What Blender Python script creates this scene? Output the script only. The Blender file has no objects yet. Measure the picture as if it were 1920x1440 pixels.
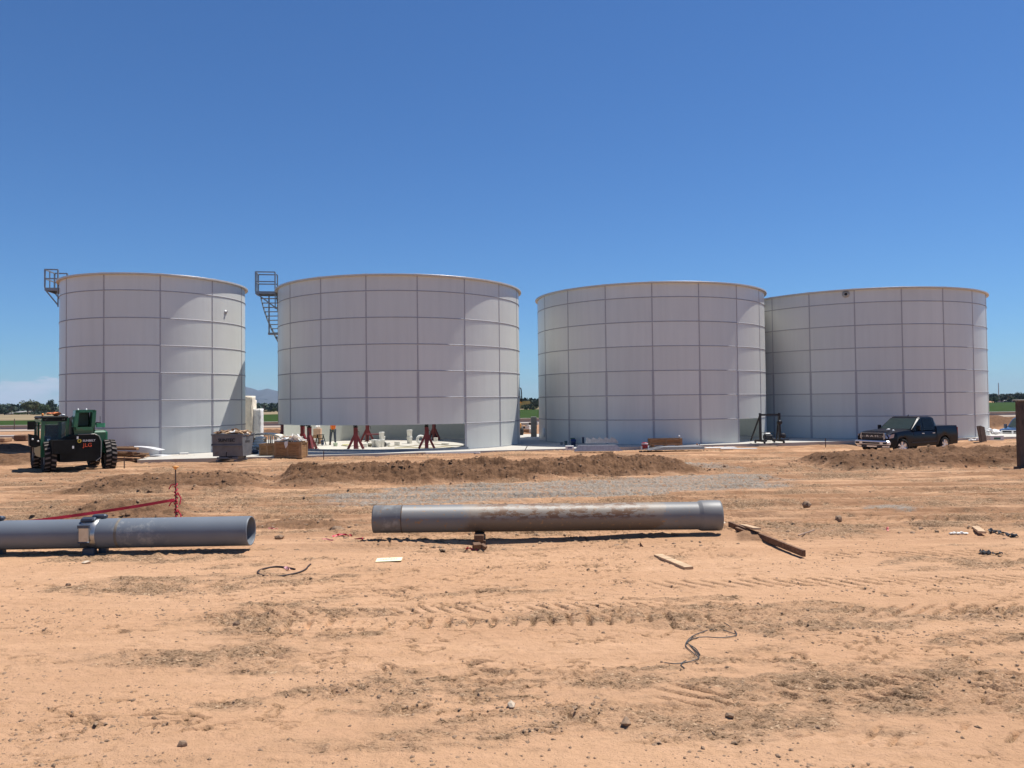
import bpy, math, random
import numpy as np
from mathutils import Vector, Matrix
R_=math.radians; PI=math.pi; rnd=random.Random(7)
scn=bpy.context.scene; COL=scn.collection

# ------------------------------------------------------------------ camera
FPX=1454.9; PITCH=R_(1.387); ROLL=R_(0.632); EYE=2.465
cam=bpy.data.cameras.new('camera'); cam.sensor_width=36; cam.lens=36*FPX/1920
cam.clip_start=.05; cam.clip_end=60000
camo=bpy.data.objects.new('camera',cam); COL.objects.link(camo)
r0=Vector((1,0,0)); u0=Vector((0,-math.sin(PITCH),math.cos(PITCH))); f0=Vector((0,math.cos(PITCH),math.sin(PITCH)))
cr=r0*math.cos(ROLL)-u0*math.sin(ROLL); cu=r0*math.sin(ROLL)+u0*math.cos(ROLL)
M=Matrix.Identity(4)
for i in range(3): M[i][0]=cr[i]; M[i][1]=cu[i]; M[i][2]=-f0[i]
M.translation=Vector((0,0,EYE)); camo.matrix_world=M; scn.camera=camo
def ray(px,py): return (cr*(px-960)+cu*(720-py)+f0*FPX)
def G(px,py,z=0.0):
    d=ray(px,py); t=(z-EYE)/d.z; return Vector((d.x*t,d.y*t,z))
def AT(px,py,y):
    d=ray(px,py); t=y/d.y; return Vector((d.x*t,y,EYE+d.z*t))
# ------------------------------------------------------------------ sky and sun
SUN_AZ=R_(62); SUN_EL=R_(67.8)
w=bpy.data.worlds.new('World'); scn.world=w; w.use_nodes=True
nt=w.node_tree; nt.nodes.clear(); N=nt.nodes; L=nt.links
out=N.new('ShaderNodeOutputWorld'); bg=N.new('ShaderNodeBackground'); sky=N.new('ShaderNodeTexSky')
sky.sky_type='NISHITA'; sky.sun_disc=False; sky.sun_elevation=SUN_EL; sky.sun_rotation=SUN_AZ
sky.altitude=350; sky.air_density=1.0; sky.dust_density=.1; sky.ozone_density=2.5
bg.inputs[1].default_value=.078
# low fair-weather clouds near the horizon, in the sky itself
tc=N.new('ShaderNodeTexCoord'); sep=N.new('ShaderNodeSeparateXYZ'); L.new(tc.outputs['Generated'],sep.inputs[0])
def wm(op,a,b=None,c=None,clamp=False):
    n=N.new('ShaderNodeMath'); n.operation=op; n.use_clamp=clamp
    for i,v in enumerate((a,b,c)):
        if v is None: continue
        if isinstance(v,(int,float)): n.inputs[i].default_value=v
        else: L.new(v,n.inputs[i])
    return n.outputs[0]
X,Y,Z=sep.outputs
az=wm('ARCTAN2',X,Y); 
def wstep(v,a,b):
    n=N.new('ShaderNodeMapRange'); n.interpolation_type='SMOOTHSTEP'; n.inputs[1].default_value=a; n.inputs[2].default_value=b; L.new(v,n.inputs[0]); return n.outputs[0]
noi=N.new('ShaderNodeTexNoise'); noi.inputs['Scale'].default_value=14; noi.inputs['Detail'].default_value=6
mp=N.new('ShaderNodeMapping'); mp.inputs['Scale'].default_value=(1,1,4.0); L.new(tc.outputs['Generated'],mp.inputs[0]); L.new(mp.outputs[0],noi.inputs[0])
top=wm('ADD',.012,wm('MULTIPLY',wm('SUBTRACT',noi.outputs[0],.36),.11))
cl=wstep(wm('SUBTRACT',top,Z),-.0015,.004)
cl=wm('MULTIPLY',cl,wstep(az,-.40,-.52)); 
cl=wm('MULTIPLY',cl,wm('MULTIPLY',wstep(noi.outputs[0],.30,.72),1.15),None,True)
mx=N.new('ShaderNodeMix'); mx.data_type='RGBA'; L.new(cl,mx.inputs[0]); 
tint=N.new('ShaderNodeMix'); tint.data_type='RGBA'; tint.blend_type='MULTIPLY'; tint.inputs[0].default_value=1; tint.inputs[7].default_value=(.47,.76,1.10,1)
L.new(sky.outputs[0],tint.inputs[6]); L.new(tint.outputs[2],mx.inputs[6]); mx.inputs[7].default_value=(5.6,6.4,7.6,1)
L.new(mx.outputs[2],bg.inputs[0]); L.new(bg.outputs[0],out.inputs[0])
sun=bpy.data.lights.new('sun','SUN'); sun.energy=5.0; sun.angle=R_(.53); sun.color=(1,.955,.89)
so=bpy.data.objects.new('sun',sun); COL.objects.link(so)
sd=Vector((math.sin(SUN_AZ)*math.cos(SUN_EL),math.cos(SUN_AZ)*math.cos(SUN_EL),math.sin(SUN_EL)))
so.rotation_euler=sd.to_track_quat('Z','Y').to_euler()
scn.view_settings.view_transform='Standard'; scn.view_settings.look='None'; scn.view_settings.gamma=1; scn.view_settings.exposure=0.34
scn.cycles.use_denoising=True; scn.cycles.max_bounces=8; scn.cycles.diffuse_bounces=4; scn.cycles.glossy_bounces=3

# ------------------------------------------------------------------ materials
MATS={}
def mat(name,col,rough=.6,metal=0,var=.12,scale=6,bump=0,bscale=40,spec=.5,dirt=None,dirtamt=.0,dscale=3,coat=0,alpha=None,stretch=(1,1,1)):
    if name in MATS: return MATS[name]
    m=bpy.data.materials.new(name); m.use_nodes=True; nt=m.node_tree; n=nt.nodes; l=nt.links
    b=n['Principled BSDF']; b.inputs['Roughness'].default_value=rough; b.inputs['Metallic'].default_value=metal
    b.inputs['Specular IOR Level'].default_value=spec
    if coat: b.inputs['Coat Weight'].default_value=coat; b.inputs['Coat Roughness'].default_value=.05
    t=n.new('ShaderNodeTexCoord'); mpn=n.new('ShaderNodeMapping'); l.new(t.outputs['Object'],mpn.inputs[0]); mpn.inputs['Scale'].default_value=stretch
    no=n.new('ShaderNodeTexNoise'); no.inputs['Scale'].default_value=scale; no.inputs['Detail'].default_value=5; l.new(mpn.outputs[0],no.inputs[0])
    cr_=n.new('ShaderNodeValToRGB'); c=Vector(col)
    cr_.color_ramp.elements[0].position=.3; cr_.color_ramp.elements[1].position=.7
    cr_.color_ramp.elements[0].color=(*(c*(1-var)),1); cr_.color_ramp.elements[1].color=(*[min(1,v*(1+var)) for v in c],1)
    l.new(no.outputs[0],cr_.inputs[0]); src=cr_.outputs[0]
    if dirt:
        n2=n.new('ShaderNodeTexNoise'); n2.inputs['Scale'].default_value=dscale; n2.inputs['Detail'].default_value=8; n2.inputs['Roughness'].default_value=.65; l.new(mpn.outputs[0],n2.inputs[0])
        mr=n.new('ShaderNodeMapRange'); mr.inputs[1].default_value=.62-dirtamt*.4; mr.inputs[2].default_value=.72-dirtamt*.3; l.new(n2.outputs[0],mr.inputs[0])
        mm=n.new('ShaderNodeMix'); mm.data_type='RGBA'; l.new(mr.outputs[0],mm.inputs[0]); l.new(src,mm.inputs[6]); mm.inputs[7].default_value=(*dirt,1); src=mm.outputs[2]
    l.new(src,b.inputs['Base Color'])
    if bump:
        nb=n.new('ShaderNodeTexNoise'); nb.inputs['Scale'].default_value=bscale; nb.inputs['Detail'].default_value=4; l.new(mpn.outputs[0],nb.inputs[0])
        bn=n.new('ShaderNodeBump'); bn.inputs['Strength'].default_value=bump; bn.inputs['Distance'].default_value=.02; l.new(nb.outputs[0],bn.inputs['Height']); l.new(bn.outputs[0],b.inputs['Normal'])
    if alpha is not None: b.inputs['Alpha'].default_value=alpha
    MATS[name]=m; return m
# ------------------------------------------------------------------ mesh helpers
class MB:
    def __init__(s): s.v=[]; s.f=[]; s.mi=[]; s.sm=[]
    def add(s,vs,fs,mi=0,sm=False):
        o=len(s.v); s.v+=[tuple(v) for v in vs]
        for f in fs: s.f.append([i+o for i in f]); s.mi.append(mi); s.sm.append(sm)
        return s
    def box(s,c,d,rz=0,ry=0,rx=0,mi=0,M=None):
        m=Matrix.Translation(c)@Matrix.Rotation(rz,4,'Z')@Matrix.Rotation(ry,4,'Y')@Matrix.Rotation(rx,4,'X')
        if M is not None: m=M@m
        h=[x/2 for x in d]
        vs=[m@Vector((a*h[0],b*h[1],c_*h[2])) for a in(-1,1) for b in(-1,1) for c_ in(-1,1)]
        return s.add(vs,[(0,1,3,2),(4,6,7,5),(0,4,5,1),(2,3,7,6),(0,2,6,4),(1,5,7,3)],mi)
    def bev(s,c,d,b=.02,rz=0,ry=0,rx=0,mi=0):
        # box with chamfered vertical+horizontal edges
        m=Matrix.Translation(c)@Matrix.Rotation(rz,4,'Z')@Matrix.Rotation(ry,4,'Y')@Matrix.Rotation(rx,4,'X')
        hx,hy,hz=[x/2 for x in d]; b=min(b,hx*.9,hy*.9,hz*.9)
        def loop(ix,iy,z): 
            return [(-ix+b,-iy,z),(ix-b,-iy,z),(ix,-iy+b,z),(ix,iy-b,z),(ix-b,iy,z),(-ix+b,iy,z),(-ix,iy-b,z),(-ix,-iy+b,z)]
        ls=[loop(hx-b,hy-b,-hz) if hx-b>b and hy-b>b else loop(hx,hy,-hz),loop(hx,hy,-hz+b),loop(hx,hy,hz-b),loop(hx-b,hy-b,hz) if hx-b>b and hy-b>b else loop(hx,hy,hz)]
        vs=[m@Vector(p) for l_ in ls for p in l_]; fs=[]
        for k in range(3):
            for i in range(8): j=(i+1)%8; fs.append((k*8+i,k*8+j,k*8+8+j,k*8+8+i))
        fs.append(tuple(range(7,-1,-1))); fs.append(tuple(range(24,32)))
        return s.add(vs,fs,mi)
    def bar(s,p0,p1,w_,h,mi=0,up=(0,0,1)):
        p0=Vector(p0);p1=Vector(p1); d=(p1-p0); L_=d.length; d.normalize(); u=Vector(up)
        if abs(d.dot(u))>.98: u=Vector((0,1,0))
        x=d.cross(u).normalized(); u=x.cross(d)
        vs=[p+x*(a*w_/2)+u*(b*h/2) for p in(p0,p1) for a,b in((-1,-1),(1,-1),(1,1),(-1,1))]
        return s.add(vs,[(3,2,1,0),(4,5,6,7),(0,1,5,4),(1,2,6,5),(2,3,7,6),(3,0,4,7)],mi)
    def tube(s,pts,r,n=8,mi=0,cap=True,closed=False,sm=True,up=(0,0,1)):
        pts=[Vector(p) for p in pts]; k=len(pts); rr=r if isinstance(r,(list,tuple)) else [r]*k
        vs=[]; fs=[]; prev=None
        for i,p in enumerate(pts):
            a=pts[(i-1)%k] if (i>0 or closed) else p; b=pts[(i+1)%k] if (i<k-1 or closed) else p
            d=(b-a).normalized()
            if prev is None:
                u=Vector(up); 
                if abs(u.dot(d))>.95: u=Vector((1,0,0))
                x=d.cross(u).normalized()
            else: x=(prev-d*prev.dot(d)).normalized()
            prev=x; y=d.cross(x)
            for j in range(n): t=2*PI*j/n; vs.append(p+(x*math.cos(t)+y*math.sin(t))*rr[i])
        kk=k if closed else k-1
        for i in range(kk):
            i2=(i+1)%k
            for j in range(n): j2=(j+1)%n; fs.append((i*n+j,i*n+j2,i2*n+j2,i2*n+j))
        s.add(vs,fs,mi,sm)
        if cap and not closed:
            s.add(vs[:n],[tuple(range(n-1,-1,-1))],mi); s.add(vs[-n:],[tuple(range(n))],mi)
        return s
    def lathe(s,prof,c=(0,0,0),n=24,mi=0,M=None,sm=True,a0=0,a1=2*PI):
        m=Matrix.Translation(c)
        if M is not None: m=m@M
        full=abs(a1-a0-2*PI)<1e-6; nn=n if full else n+1; vs=[];fs=[]
        for r,z in prof:
            for j in range(nn): t=a0+(a1-a0)*j/n; vs.append(m@Vector((r*math.cos(t),r*math.sin(t),z)))
        for i in range(len(prof)-1):
            for j in range(n):
                j2=(j+1)%nn; fs.append((i*nn+j,i*nn+j2,(i+1)*nn+j2,(i+1)*nn+j))
        return s.add(vs,fs,mi,sm)
    def prism(s,poly,y0,y1,mi=0,axis='y',M=None,sm=False):
        # poly in (x,z) extruded along y (or (y,z) along x, or (x,y) along z)
        def P(a,b,t): 
            p={'y':(a,t,b),'x':(t,a,b),'z':(a,b,t)}[axis]; return (M@Vector(p)) if M is not None else Vector(p)
        n=len(poly); vs=[P(a,b,y0) for a,b in poly]+[P(a,b,y1) for a,b in poly]
        s.add(vs,[tuple(range(n)),tuple(range(2*n-1,n-1,-1))],mi)
        s.add(vs,[(i,i+n,(i+1)%n+n,(i+1)%n) for i in range(n)],mi,sm); return s
    def rock(s,c,r,seed,mi=0,sq=.7,jag=.3,sm=False):
        q=random.Random(seed); phi=(1+5**.5)/2
        vs=[Vector(v).normalized() for v in [(-1,phi,0),(1,phi,0),(-1,-phi,0),(1,-phi,0),(0,-1,phi),(0,1,phi),(0,-1,-phi),(0,1,-phi),(phi,0,-1),(phi,0,1),(-phi,0,-1),(-phi,0,1)]]
        fs=[(0,11,5),(0,5,1),(0,1,7),(0,7,10),(0,10,11),(1,5,9),(5,11,4),(11,10,2),(10,7,6),(7,1,8),(3,9,4),(3,4,2),(3,2,6),(3,6,8),(3,8,9),(4,9,5),(2,4,11),(6,2,10),(8,6,7),(9,8,1)]
        ax=Vector((q.uniform(.6,1.3),q.uniform(.6,1.2),sq*q.uniform(.7,1.2))); ro=Matrix.Rotation(q.uniform(0,6.3),3,'Z')
        vs=[Vector(c)+ro@Vector([v[i]*ax[i]*r*(1+q.uniform(-jag,jag)) for i in range(3)]) for v in vs]
        return s.add(vs,fs,mi,sm)
    def build(s,name,mats,parent=None,tagd=None):
        me=bpy.data.meshes.new(name); me.from_pydata(s.v,[],s.f); 
        if not isinstance(mats,(list,tuple)): mats=[mats]
        for m in mats: me.materials.append(m)
        me.polygons.foreach_set('material_index',s.mi); me.polygons.foreach_set('use_smooth',s.sm); me.update()
        o=bpy.data.objects.new(name,me); COL.objects.link(o)
        if parent: o.parent=parent
        return o
def tag(o,label=None,cat=None,group=None,kind=None):
    for k,v in(('label',label),('category',cat),('group',group),('kind',kind)):
        if v: o[k]=v
    return o
def thing(name,label,cat,loc=(0,0,0),rz=0,group=None,rx=0,ry=0):
    o=bpy.data.objects.new(name,None); COL.objects.link(o); o.empty_display_size=.1; o.location=loc; o.rotation_euler=(rx,ry,rz)
    return tag(o,label,cat,group)
def dup(root,loc,rz=None,label=None,scale=None):
    r=root.copy(); COL.objects.link(r); r.location=loc
    if rz is not None: r.rotation_euler=(r.rotation_euler[0],r.rotation_euler[1],rz)
    if label: r['label']=label
    if scale: r.scale=scale
    for ch in list(root.children):
        c=ch.copy(); COL.objects.link(c); c.parent=r
        for g in list(ch.children): d=g.copy(); COL.objects.link(d); d.parent=c
    return r
def text(name,s,size,mat_,parent,M4,ext=.002,space=1.0,bold=0):
    cu_=bpy.data.curves.new(name,'FONT'); cu_.body=s; cu_.size=size; cu_.extrude=ext; cu_.align_x='CENTER'; cu_.align_y='CENTER'; cu_.offset=bold; cu_.space_character=space
    t=bpy.data.objects.new(name,cu_); COL.objects.link(t); bpy.context.view_layer.update(); dg=bpy.context.evaluated_depsgraph_get(); me=bpy.data.meshes.new_from_object(t.evaluated_get(dg)); bpy.data.objects.remove(t)
    me.materials.clear(); me.materials.append(mat_); o=bpy.data.objects.new(name,me); COL.objects.link(o); o.parent=parent; o.matrix_local=M4; return o
# ------------------------------------------------------------------ numpy noise
_T=[np.random.RandomState(s_).rand(256,256).astype(np.float32) for s_ in range(100)]
def _h(ix,iy,seed): return _T[seed%100][ix&255,iy&255]
def vn(x,y,seed=0):
    ix=np.floor(x); iy=np.floor(y); fx=x-ix; fy=y-iy; ix=ix.astype(np.int32); iy=iy.astype(np.int32); fx=fx*fx*(3-2*fx); fy=fy*fy*(3-2*fy)
    a=_h(ix,iy,seed);b=_h(ix+1,iy,seed);c=_h(ix,iy+1,seed);d=_h(ix+1,iy+1,seed)
    return (a*(1-fx)+b*fx)*(1-fy)+(c*(1-fx)+d*fx)*fy
def fbm(x,y,oct=4,seed=0,g=.5):
    s=0;a=1;t=0
    for i in range(oct): s=s+a*vn(x*2**i+i*17.3,y*2**i-i*9.1,seed+i); t+=a; a*=g
    return s/t
def ss(x,a,b): t=np.clip((x-a)/(b-a),0,1); return t*t*(3-2*t)
# ------------------------------------------------------------------ terrain
def seg(x,y,pts):
    # distance to polyline and parameter 0..1 along it, vectorised
    best=np.full(x.shape,1e9); par=np.zeros(x.shape); side=np.zeros(x.shape); n=len(pts)-1
    for i in range(n):
        (ax,ay),(bx,by)=pts[i],pts[i+1]; dx,dy=bx-ax,by-ay; L2=dx*dx+dy*dy
        t=np.clip(((x-ax)*dx+(y-ay)*dy)/L2,0,1); px=ax+t*dx; py=ay+t*dy; d=np.hypot(x-px,y-py)
        m=d<best; best=np.where(m,d,best); par=np.where(m,(i+t)/n,par)
        side=np.where(m,((x-ax)*dy-(y-ay)*dx)/math.sqrt(L2),side)
    return best,par,side
SLAB_U=Vector((.9687,.248)); SLAB_N=Vector((.248,-.9687)); SLAB_P=Vector((-4.67,39.4))
MOUNDS=[ # polyline, half width, height, end taper
 ([(-7.6,24.2),(-4.9,24.9),(-1.4,25.6),(2.6,26.8),(6.6,28.2)],1.7,.52,.10),
 ([(-13.5,23.4),(-10.5,23.6),(-7.0,24.1)],1.7,.36,.25),
 ([(11.0,28.4),(12.6,28.8),(15,29.2),(19.5,29.8),(24,30.2)],1.7,.50,.13),
 ([(-10.3,17.4),(-8.4,17.6),(-7.2,17.9)],.9,.26,.3),
 ([(-5.6,16.2),(-4.2,16.0),(-3.2,15.8)],.5,.13,.3),
 ([(3.9,13.8),(4.6,13.6)],.35,.10,.3),
 ([(-26,37),(-22.5,36),(-20.5,34.5)],1.8,.45,.3),
 ([(-40,46),(-30,44),(-26,41)],2.4,.7,.3),
 ([(-30,62),(-10,66),(2,70)],3,.6,.2),
 ([(26,62),(40,66),(60,70)],3,1.0,.2)]
BASINS=[(22.0,42.6,5.2,3.6,.36),(34.3,53,6,6,.85)]
TRACKS=[ # y at x=0, slope, half width, spacing, x0, x1, skew, depth
 (8.75,.045,.24,.225,-3.4,3.0,.0,.030),(9.35,.05,.16,.2,-3.8,2.2,.5,.022),
 (15.2,.02,.26,.24,3.6,13,.6,.035),(15.75,.02,.2,.24,4.0,12,-.6,.03),(6.5,.06,.28,.25,.9,5.2,.8,.03),(5.75,.02,.22,.22,2.2,5.0,-.6,.025),(10.4,.03,.24,.25,1.5,7.5,.5,.02),(9.0,.02,.26,.24,3.4,7.0,-.7,.03),(12.2,.02,.25,.26,4.6,10,.6,.025),
 (17.2,.03,.22,.26,-2,5,.5,.03),(20.8,.02,.3,.3,6,19,.6,.03),(21.5,.06,.3,.28,-16,-9,.7,.04),(31.5,.16,.3,.3,-12,14,.5,.04)]
def terrain(x,y,detail=True):
    z=-.12*ss(y,30,36)*(1-ss(y,60,90))-.10*ss(y,60,90)
    soft=ss(y,3,8)
    near=1-ss(y,45,70)
    z=z+near*(.06*(fbm(x*.16,y*.35,3,5)-.5))
    # wheel ruts that run across the picture
    far=ss(y,13.2,15.5)
    rut=fbm(x*.12+y*.05,y*2.6-x*.10,4,11,.6)-.5
    z=z+near*far*(.20*rut+.10*(ss(rut,.02,.10)-.5)*fbm(x*.4,y*1.5,2,15))
    rut2=fbm(x*.10,y*1.1-x*.03,3,31)-.5
    z=z+near*(1-far)*.035*rut2
    # crumbly patches
    band=fbm(x*.38+3,y*1.15-x*.05,5,21,.62)
    row=.55*np.exp(-((y-6.3-.03*x)/.55)**2)+.5*np.exp(-((y-8.9-.03*x)/.6)**2)+.35*np.exp(-((y-10.6)/.4)**2)+.2*np.exp(-((y-4.9-.1*x)/.5)**2)+.6*np.exp(-((y-15.0)/.7)**2)+.5*np.exp(-((y-18.2)/1.4)**2)*1+.5*far*(1-ss(y,28,40))
    row=row+.45*np.exp(-((x-2.7)/1.8)**2-((y-6.5)/.7)**2)+.35*np.exp(-((x+2.2)/1.1)**2-((y-6.5)/.45)**2)+.35*np.exp(-((x+.6)/1.6)**2-((y-6.9)/.35)**2)
    crumb=ss(band+.20*row,.60,.70)
    flake=fbm(x*9+2,y*13,4,41,.65)-.5
    z=z+near*(crumb*(.095*flake+.010)+.010*(fbm(x*4,y*5,3,43)-.5))
    msk=ss(fbm(x*.55+9,y*1.3,4,97,.6)+.14*row,.45,.57)
    n1=fbm(x*1.7+.6*y,y*4.2-.3*x,3,99,.55); rg=1-np.abs(2*n1-1)*2.2; n2=fbm(x*4.1-.5*y,y*7.3,2,95,.5); rg2=1-np.abs(2*n2-1)*2.0
    ck=np.maximum(ss(rg,.86,.97),.8*ss(rg2,.88,.98))*msk*ss(fbm(x*3.3,y*4.1,2,94),.38,.55); z=z-near*ck*.04; z=z+near*msk*.012*ss(rg,.60,.84)*(1-ss(rg,.84,.9))
    # fine scabs everywhere
    sc=fbm(x*3.1,y*5.5,4,51,.6); z=z+near*.026*ss(sc,.58,.70)*(fbm(x*17,y*19,2,53)-.2)
    soil=np.maximum(crumb*(.30+.55*ss(fbm(x*2.7,y*4.4,4,33,.65),.42,.58)),ck*1.0); gravel=np.zeros_like(x); fresh=np.zeros_like(x)  # crack lines also darkened in colour, standing in for their shadows
    for y0,sl,hw,sp,x0,x1,skew,dep in TRACKS:
        v=(y-(y0+sl*x)); inn=ss(hw-np.abs(v),0,.05)*ss(x,x0,x0+.8)*(1-ss(x,x1-.8,x1))
        u=(x+skew*v*1.6+.10*(fbm(x*1.3,y*1.9,2,67)-.5))/sp+.35*fbm(x*.8,y*.5,2,68); fr=np.abs(u-np.floor(u)-.5)*2
        keep=ss(fbm(x*1.6,y*2.2,3,61),.28,.42)
        lug=ss(fr,.62,.82)*keep
        z=z-inn*dep*1.7*lug*(.5+fbm(x*5,y*5,2,69))+inn*dep*.25*(1-lug)*keep; soil=np.maximum(soil,inn*lug*ss(fbm(x*4,y*6,3,66),.3,.55))
        edge=np.exp(-((np.abs(v)-hw-.03)/.035)**2)*ss(x,x0,x0+.8)*(1-ss(x,x1-.8,x1))*keep
        z=z+edge*dep*.5*fbm(x*12,y*12,2,63)
    for pts,hw,h,tp in MOUNDS:
        d,p,s_=seg(x,y,pts)
        wob=.75+.5*fbm(x*.9,y*.9,3,71)
        e=ss(p,0,tp)*(1-ss(p,1-tp,1))*.9+.1
        q=np.clip(1-d/(hw*wob),0,1); prof=np.power(q,.75)*(1.35-.35*q)
        hh=h*e*prof*(.72+.5*fbm(x*.8,y*.8,3,73))
        cl=np.clip(q*6,0,1)*(.30*(fbm(x*2.6,y*3.0,4,75,.62)-.5)+.16*np.abs(fbm(x*7,y*7,3,77,.6)-.5))*min(1,h*2.2)*np.clip(e*1.4,0,1)
        z=z+hh+cl; fresh=np.maximum(fresh,ss(q,0,.18)*np.clip(e*1.5,0,1)*min(1,.45+h))
    for bx,by,ra,rb,bd in BASINS:
        z=z-bd*(1-ss(np.hypot((x-bx)/ra,(y-by)/rb),.62,1.0))
    for i in range(22):
        q=random.Random(500+i); y0=13.6+i*1.0+q.uniform(-.4,.4); sl=q.uniform(-.05,.16); ph=q.uniform(0,6); wv=q.uniform(.1,.6); dp=q.uniform(.02,.055)
        v=y-(y0+sl*x+wv*np.sin(x*.17+ph)); kp=ss(fbm(x*.22+i*3.1,y*.2+i,3,86),.36,.52)*(1-ss(y,34,37))*(1-ss(y0-y,2,6))
        z=z-dp*kp*np.exp(-(v/.14)**2)+dp*.8*kp*np.exp(-((v-.27)/.10)**2)+dp*.6*kp*np.exp(-((v+.27)/.10)**2); soil=np.maximum(soil,.85*kp*np.exp(-((v+.12)/.16)**2))
    z=z+.085*np.exp(-((x-3.5)/1.5)**2-((y-14.1)/.8)**2)
    soil=np.maximum(soil,.95*np.exp(-((y-15.0-.02*(x-4))/.40)**2)*ss(x,3,4.2)*ss(fbm(x*1.1,y*3,4,88,.65),.38,.54))
    soil=np.maximum(soil,.8*np.exp(-((y-16.4)/.5)**2)*ss(x,-5,-4)*(1-ss(x,-2.6,-2))*ss(fbm(x*1.3,y*3,4,89,.65),.35,.5))
    # grey gravel drifts
    g1=np.exp(-(((x-1.8)/7.2)**4))*np.exp(-(((y-(21.8+.27*(x-1)))/2.3)**4))
    g2=np.exp(-(((x-7.3)/1.4)**2))*np.exp(-((y-29.0)/2.6)**2)*.9
    g3=np.exp(-(((x+4.6)/1.5)**2))*np.exp(-((y-20.9)/.7)**2)+np.exp(-(((x-8.6)/.7)**2))*np.exp(-((y-17.6)/.5)**2)*1.1
    gn=fbm(x*.9,y*1.6,4,81,.6)
    gravel=ss(np.maximum(np.maximum(g1,g2),g3)*.85+gn*.75-.42,.27,.55)*(1-fresh)
    z=z+gravel*.02*(fbm(x*14,y*14,2,83)-.5)
    # keep the ground below the concrete pad
    px=(x-SLAB_P.x)*SLAB_N.x+(y-SLAB_P.y)*SLAB_N.y; al=(x-SLAB_P.x)*SLAB_U.x+(y-SLAB_P.y)*SLAB_U.y
    lf=ss(-px,-3.5,-.5)*ss(20+px,-3,0)*ss(al,-26,-22)*(1-ss(al,-13.5,-13)); z=z*(1-lf)+np.maximum(z,-.01)*lf
    inside=ss(-px,-.5,.1)*ss(19.6+px,-1.0,.1)*ss(al,-13.6,-13.1)*(1-ss(al,42,43))
    z=z*(1-inside)+np.minimum(z,-.20)*inside
    # dark disturbed strip at the foot of the pad
    soil=np.maximum(soil,.6*np.exp(-((px-.6)/.5)**2)*(1-ss(al,24,26)))
    lowroad=.10*np.exp(-((px+1.5)/1.0)**2)*ss(al,26,29)
    return z,soil,gravel,fresh
def axis(parts):
    o=[]
    for a,b,st,g in parts:
        t=a
        while t<b: o.append(t); t+=st; st*=g
    return o
ys=axis([(-60,2,3,1.0),(2,3.9,.1,1.0),(3.9,10.5,.018,1.0),(10.5,20,.024,1.0028),(20,33,.055,1.004),(33,70,.11,1.012),(70,400,1.0,1.06),(400,9000,60,1.25)])
xp=axis([(0,4.6,.021,1.0),(4.6,9,.030,1.004),(9,24,.055,1.008),(24,60,.25,1.03),(60,9000,2.,1.25)])
ys=np.array(sorted(set(ys))); xs=np.array([-v for v in xp[:0:-1]]+xp)
GX,GY=np.meshgrid(xs.astype(np.float32),ys.astype(np.float32)); GZ,SO,GR,FR=terrain(GX,GY)
def zg(x,y):
    i=int(min(max(np.searchsorted(xs,x)-1,0),len(xs)-2)); j=int(min(max(np.searchsorted(ys,y)-1,0),len(ys)-2)); u=(x-xs[i])/(xs[i+1]-xs[i]); v=(y-ys[j])/(ys[j+1]-ys[j])
    return float((GZ[j,i]*(1-u)+GZ[j,i+1]*u)*(1-v)+(GZ[j+1,i]*(1-u)+GZ[j+1,i+1]*u)*v)
def gmesh(name,X,Y,Z,attrs,m):
    ny,nx=X.shape; me=bpy.data.meshes.new(name); me.vertices.add(nx*ny)
    me.vertices.foreach_set('co',np.stack([X,Y,Z],-1).astype(np.float32).ravel())
    i=np.arange(nx*ny).reshape(ny,nx); q=np.stack([i[:-1,:-1],i[:-1,1:],i[1:,1:],i[1:,:-1]],-1).reshape(-1,4); nf=len(q)
    me.loops.add(nf*4); me.loops.foreach_set('vertex_index',q.ravel().astype(np.int32))
    me.polygons.add(nf); me.polygons.foreach_set('loop_start',np.arange(0,nf*4,4,dtype=np.int32)); me.polygons.foreach_set('loop_total',np.full(nf,4,dtype=np.int32))
    me.update(calc_edges=True); me.polygons.foreach_set('use_smooth',np.zeros(nf,dtype=bool)|True)
    for k,a in attrs.items():
        at=me.attributes.new(k,'FLOAT','POINT'); at.data.foreach_set('value',a.astype(np.float32).ravel())
    me.materials.append(m); o=bpy.data.objects.new(name,me); COL.objects.link(o); return o
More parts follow.
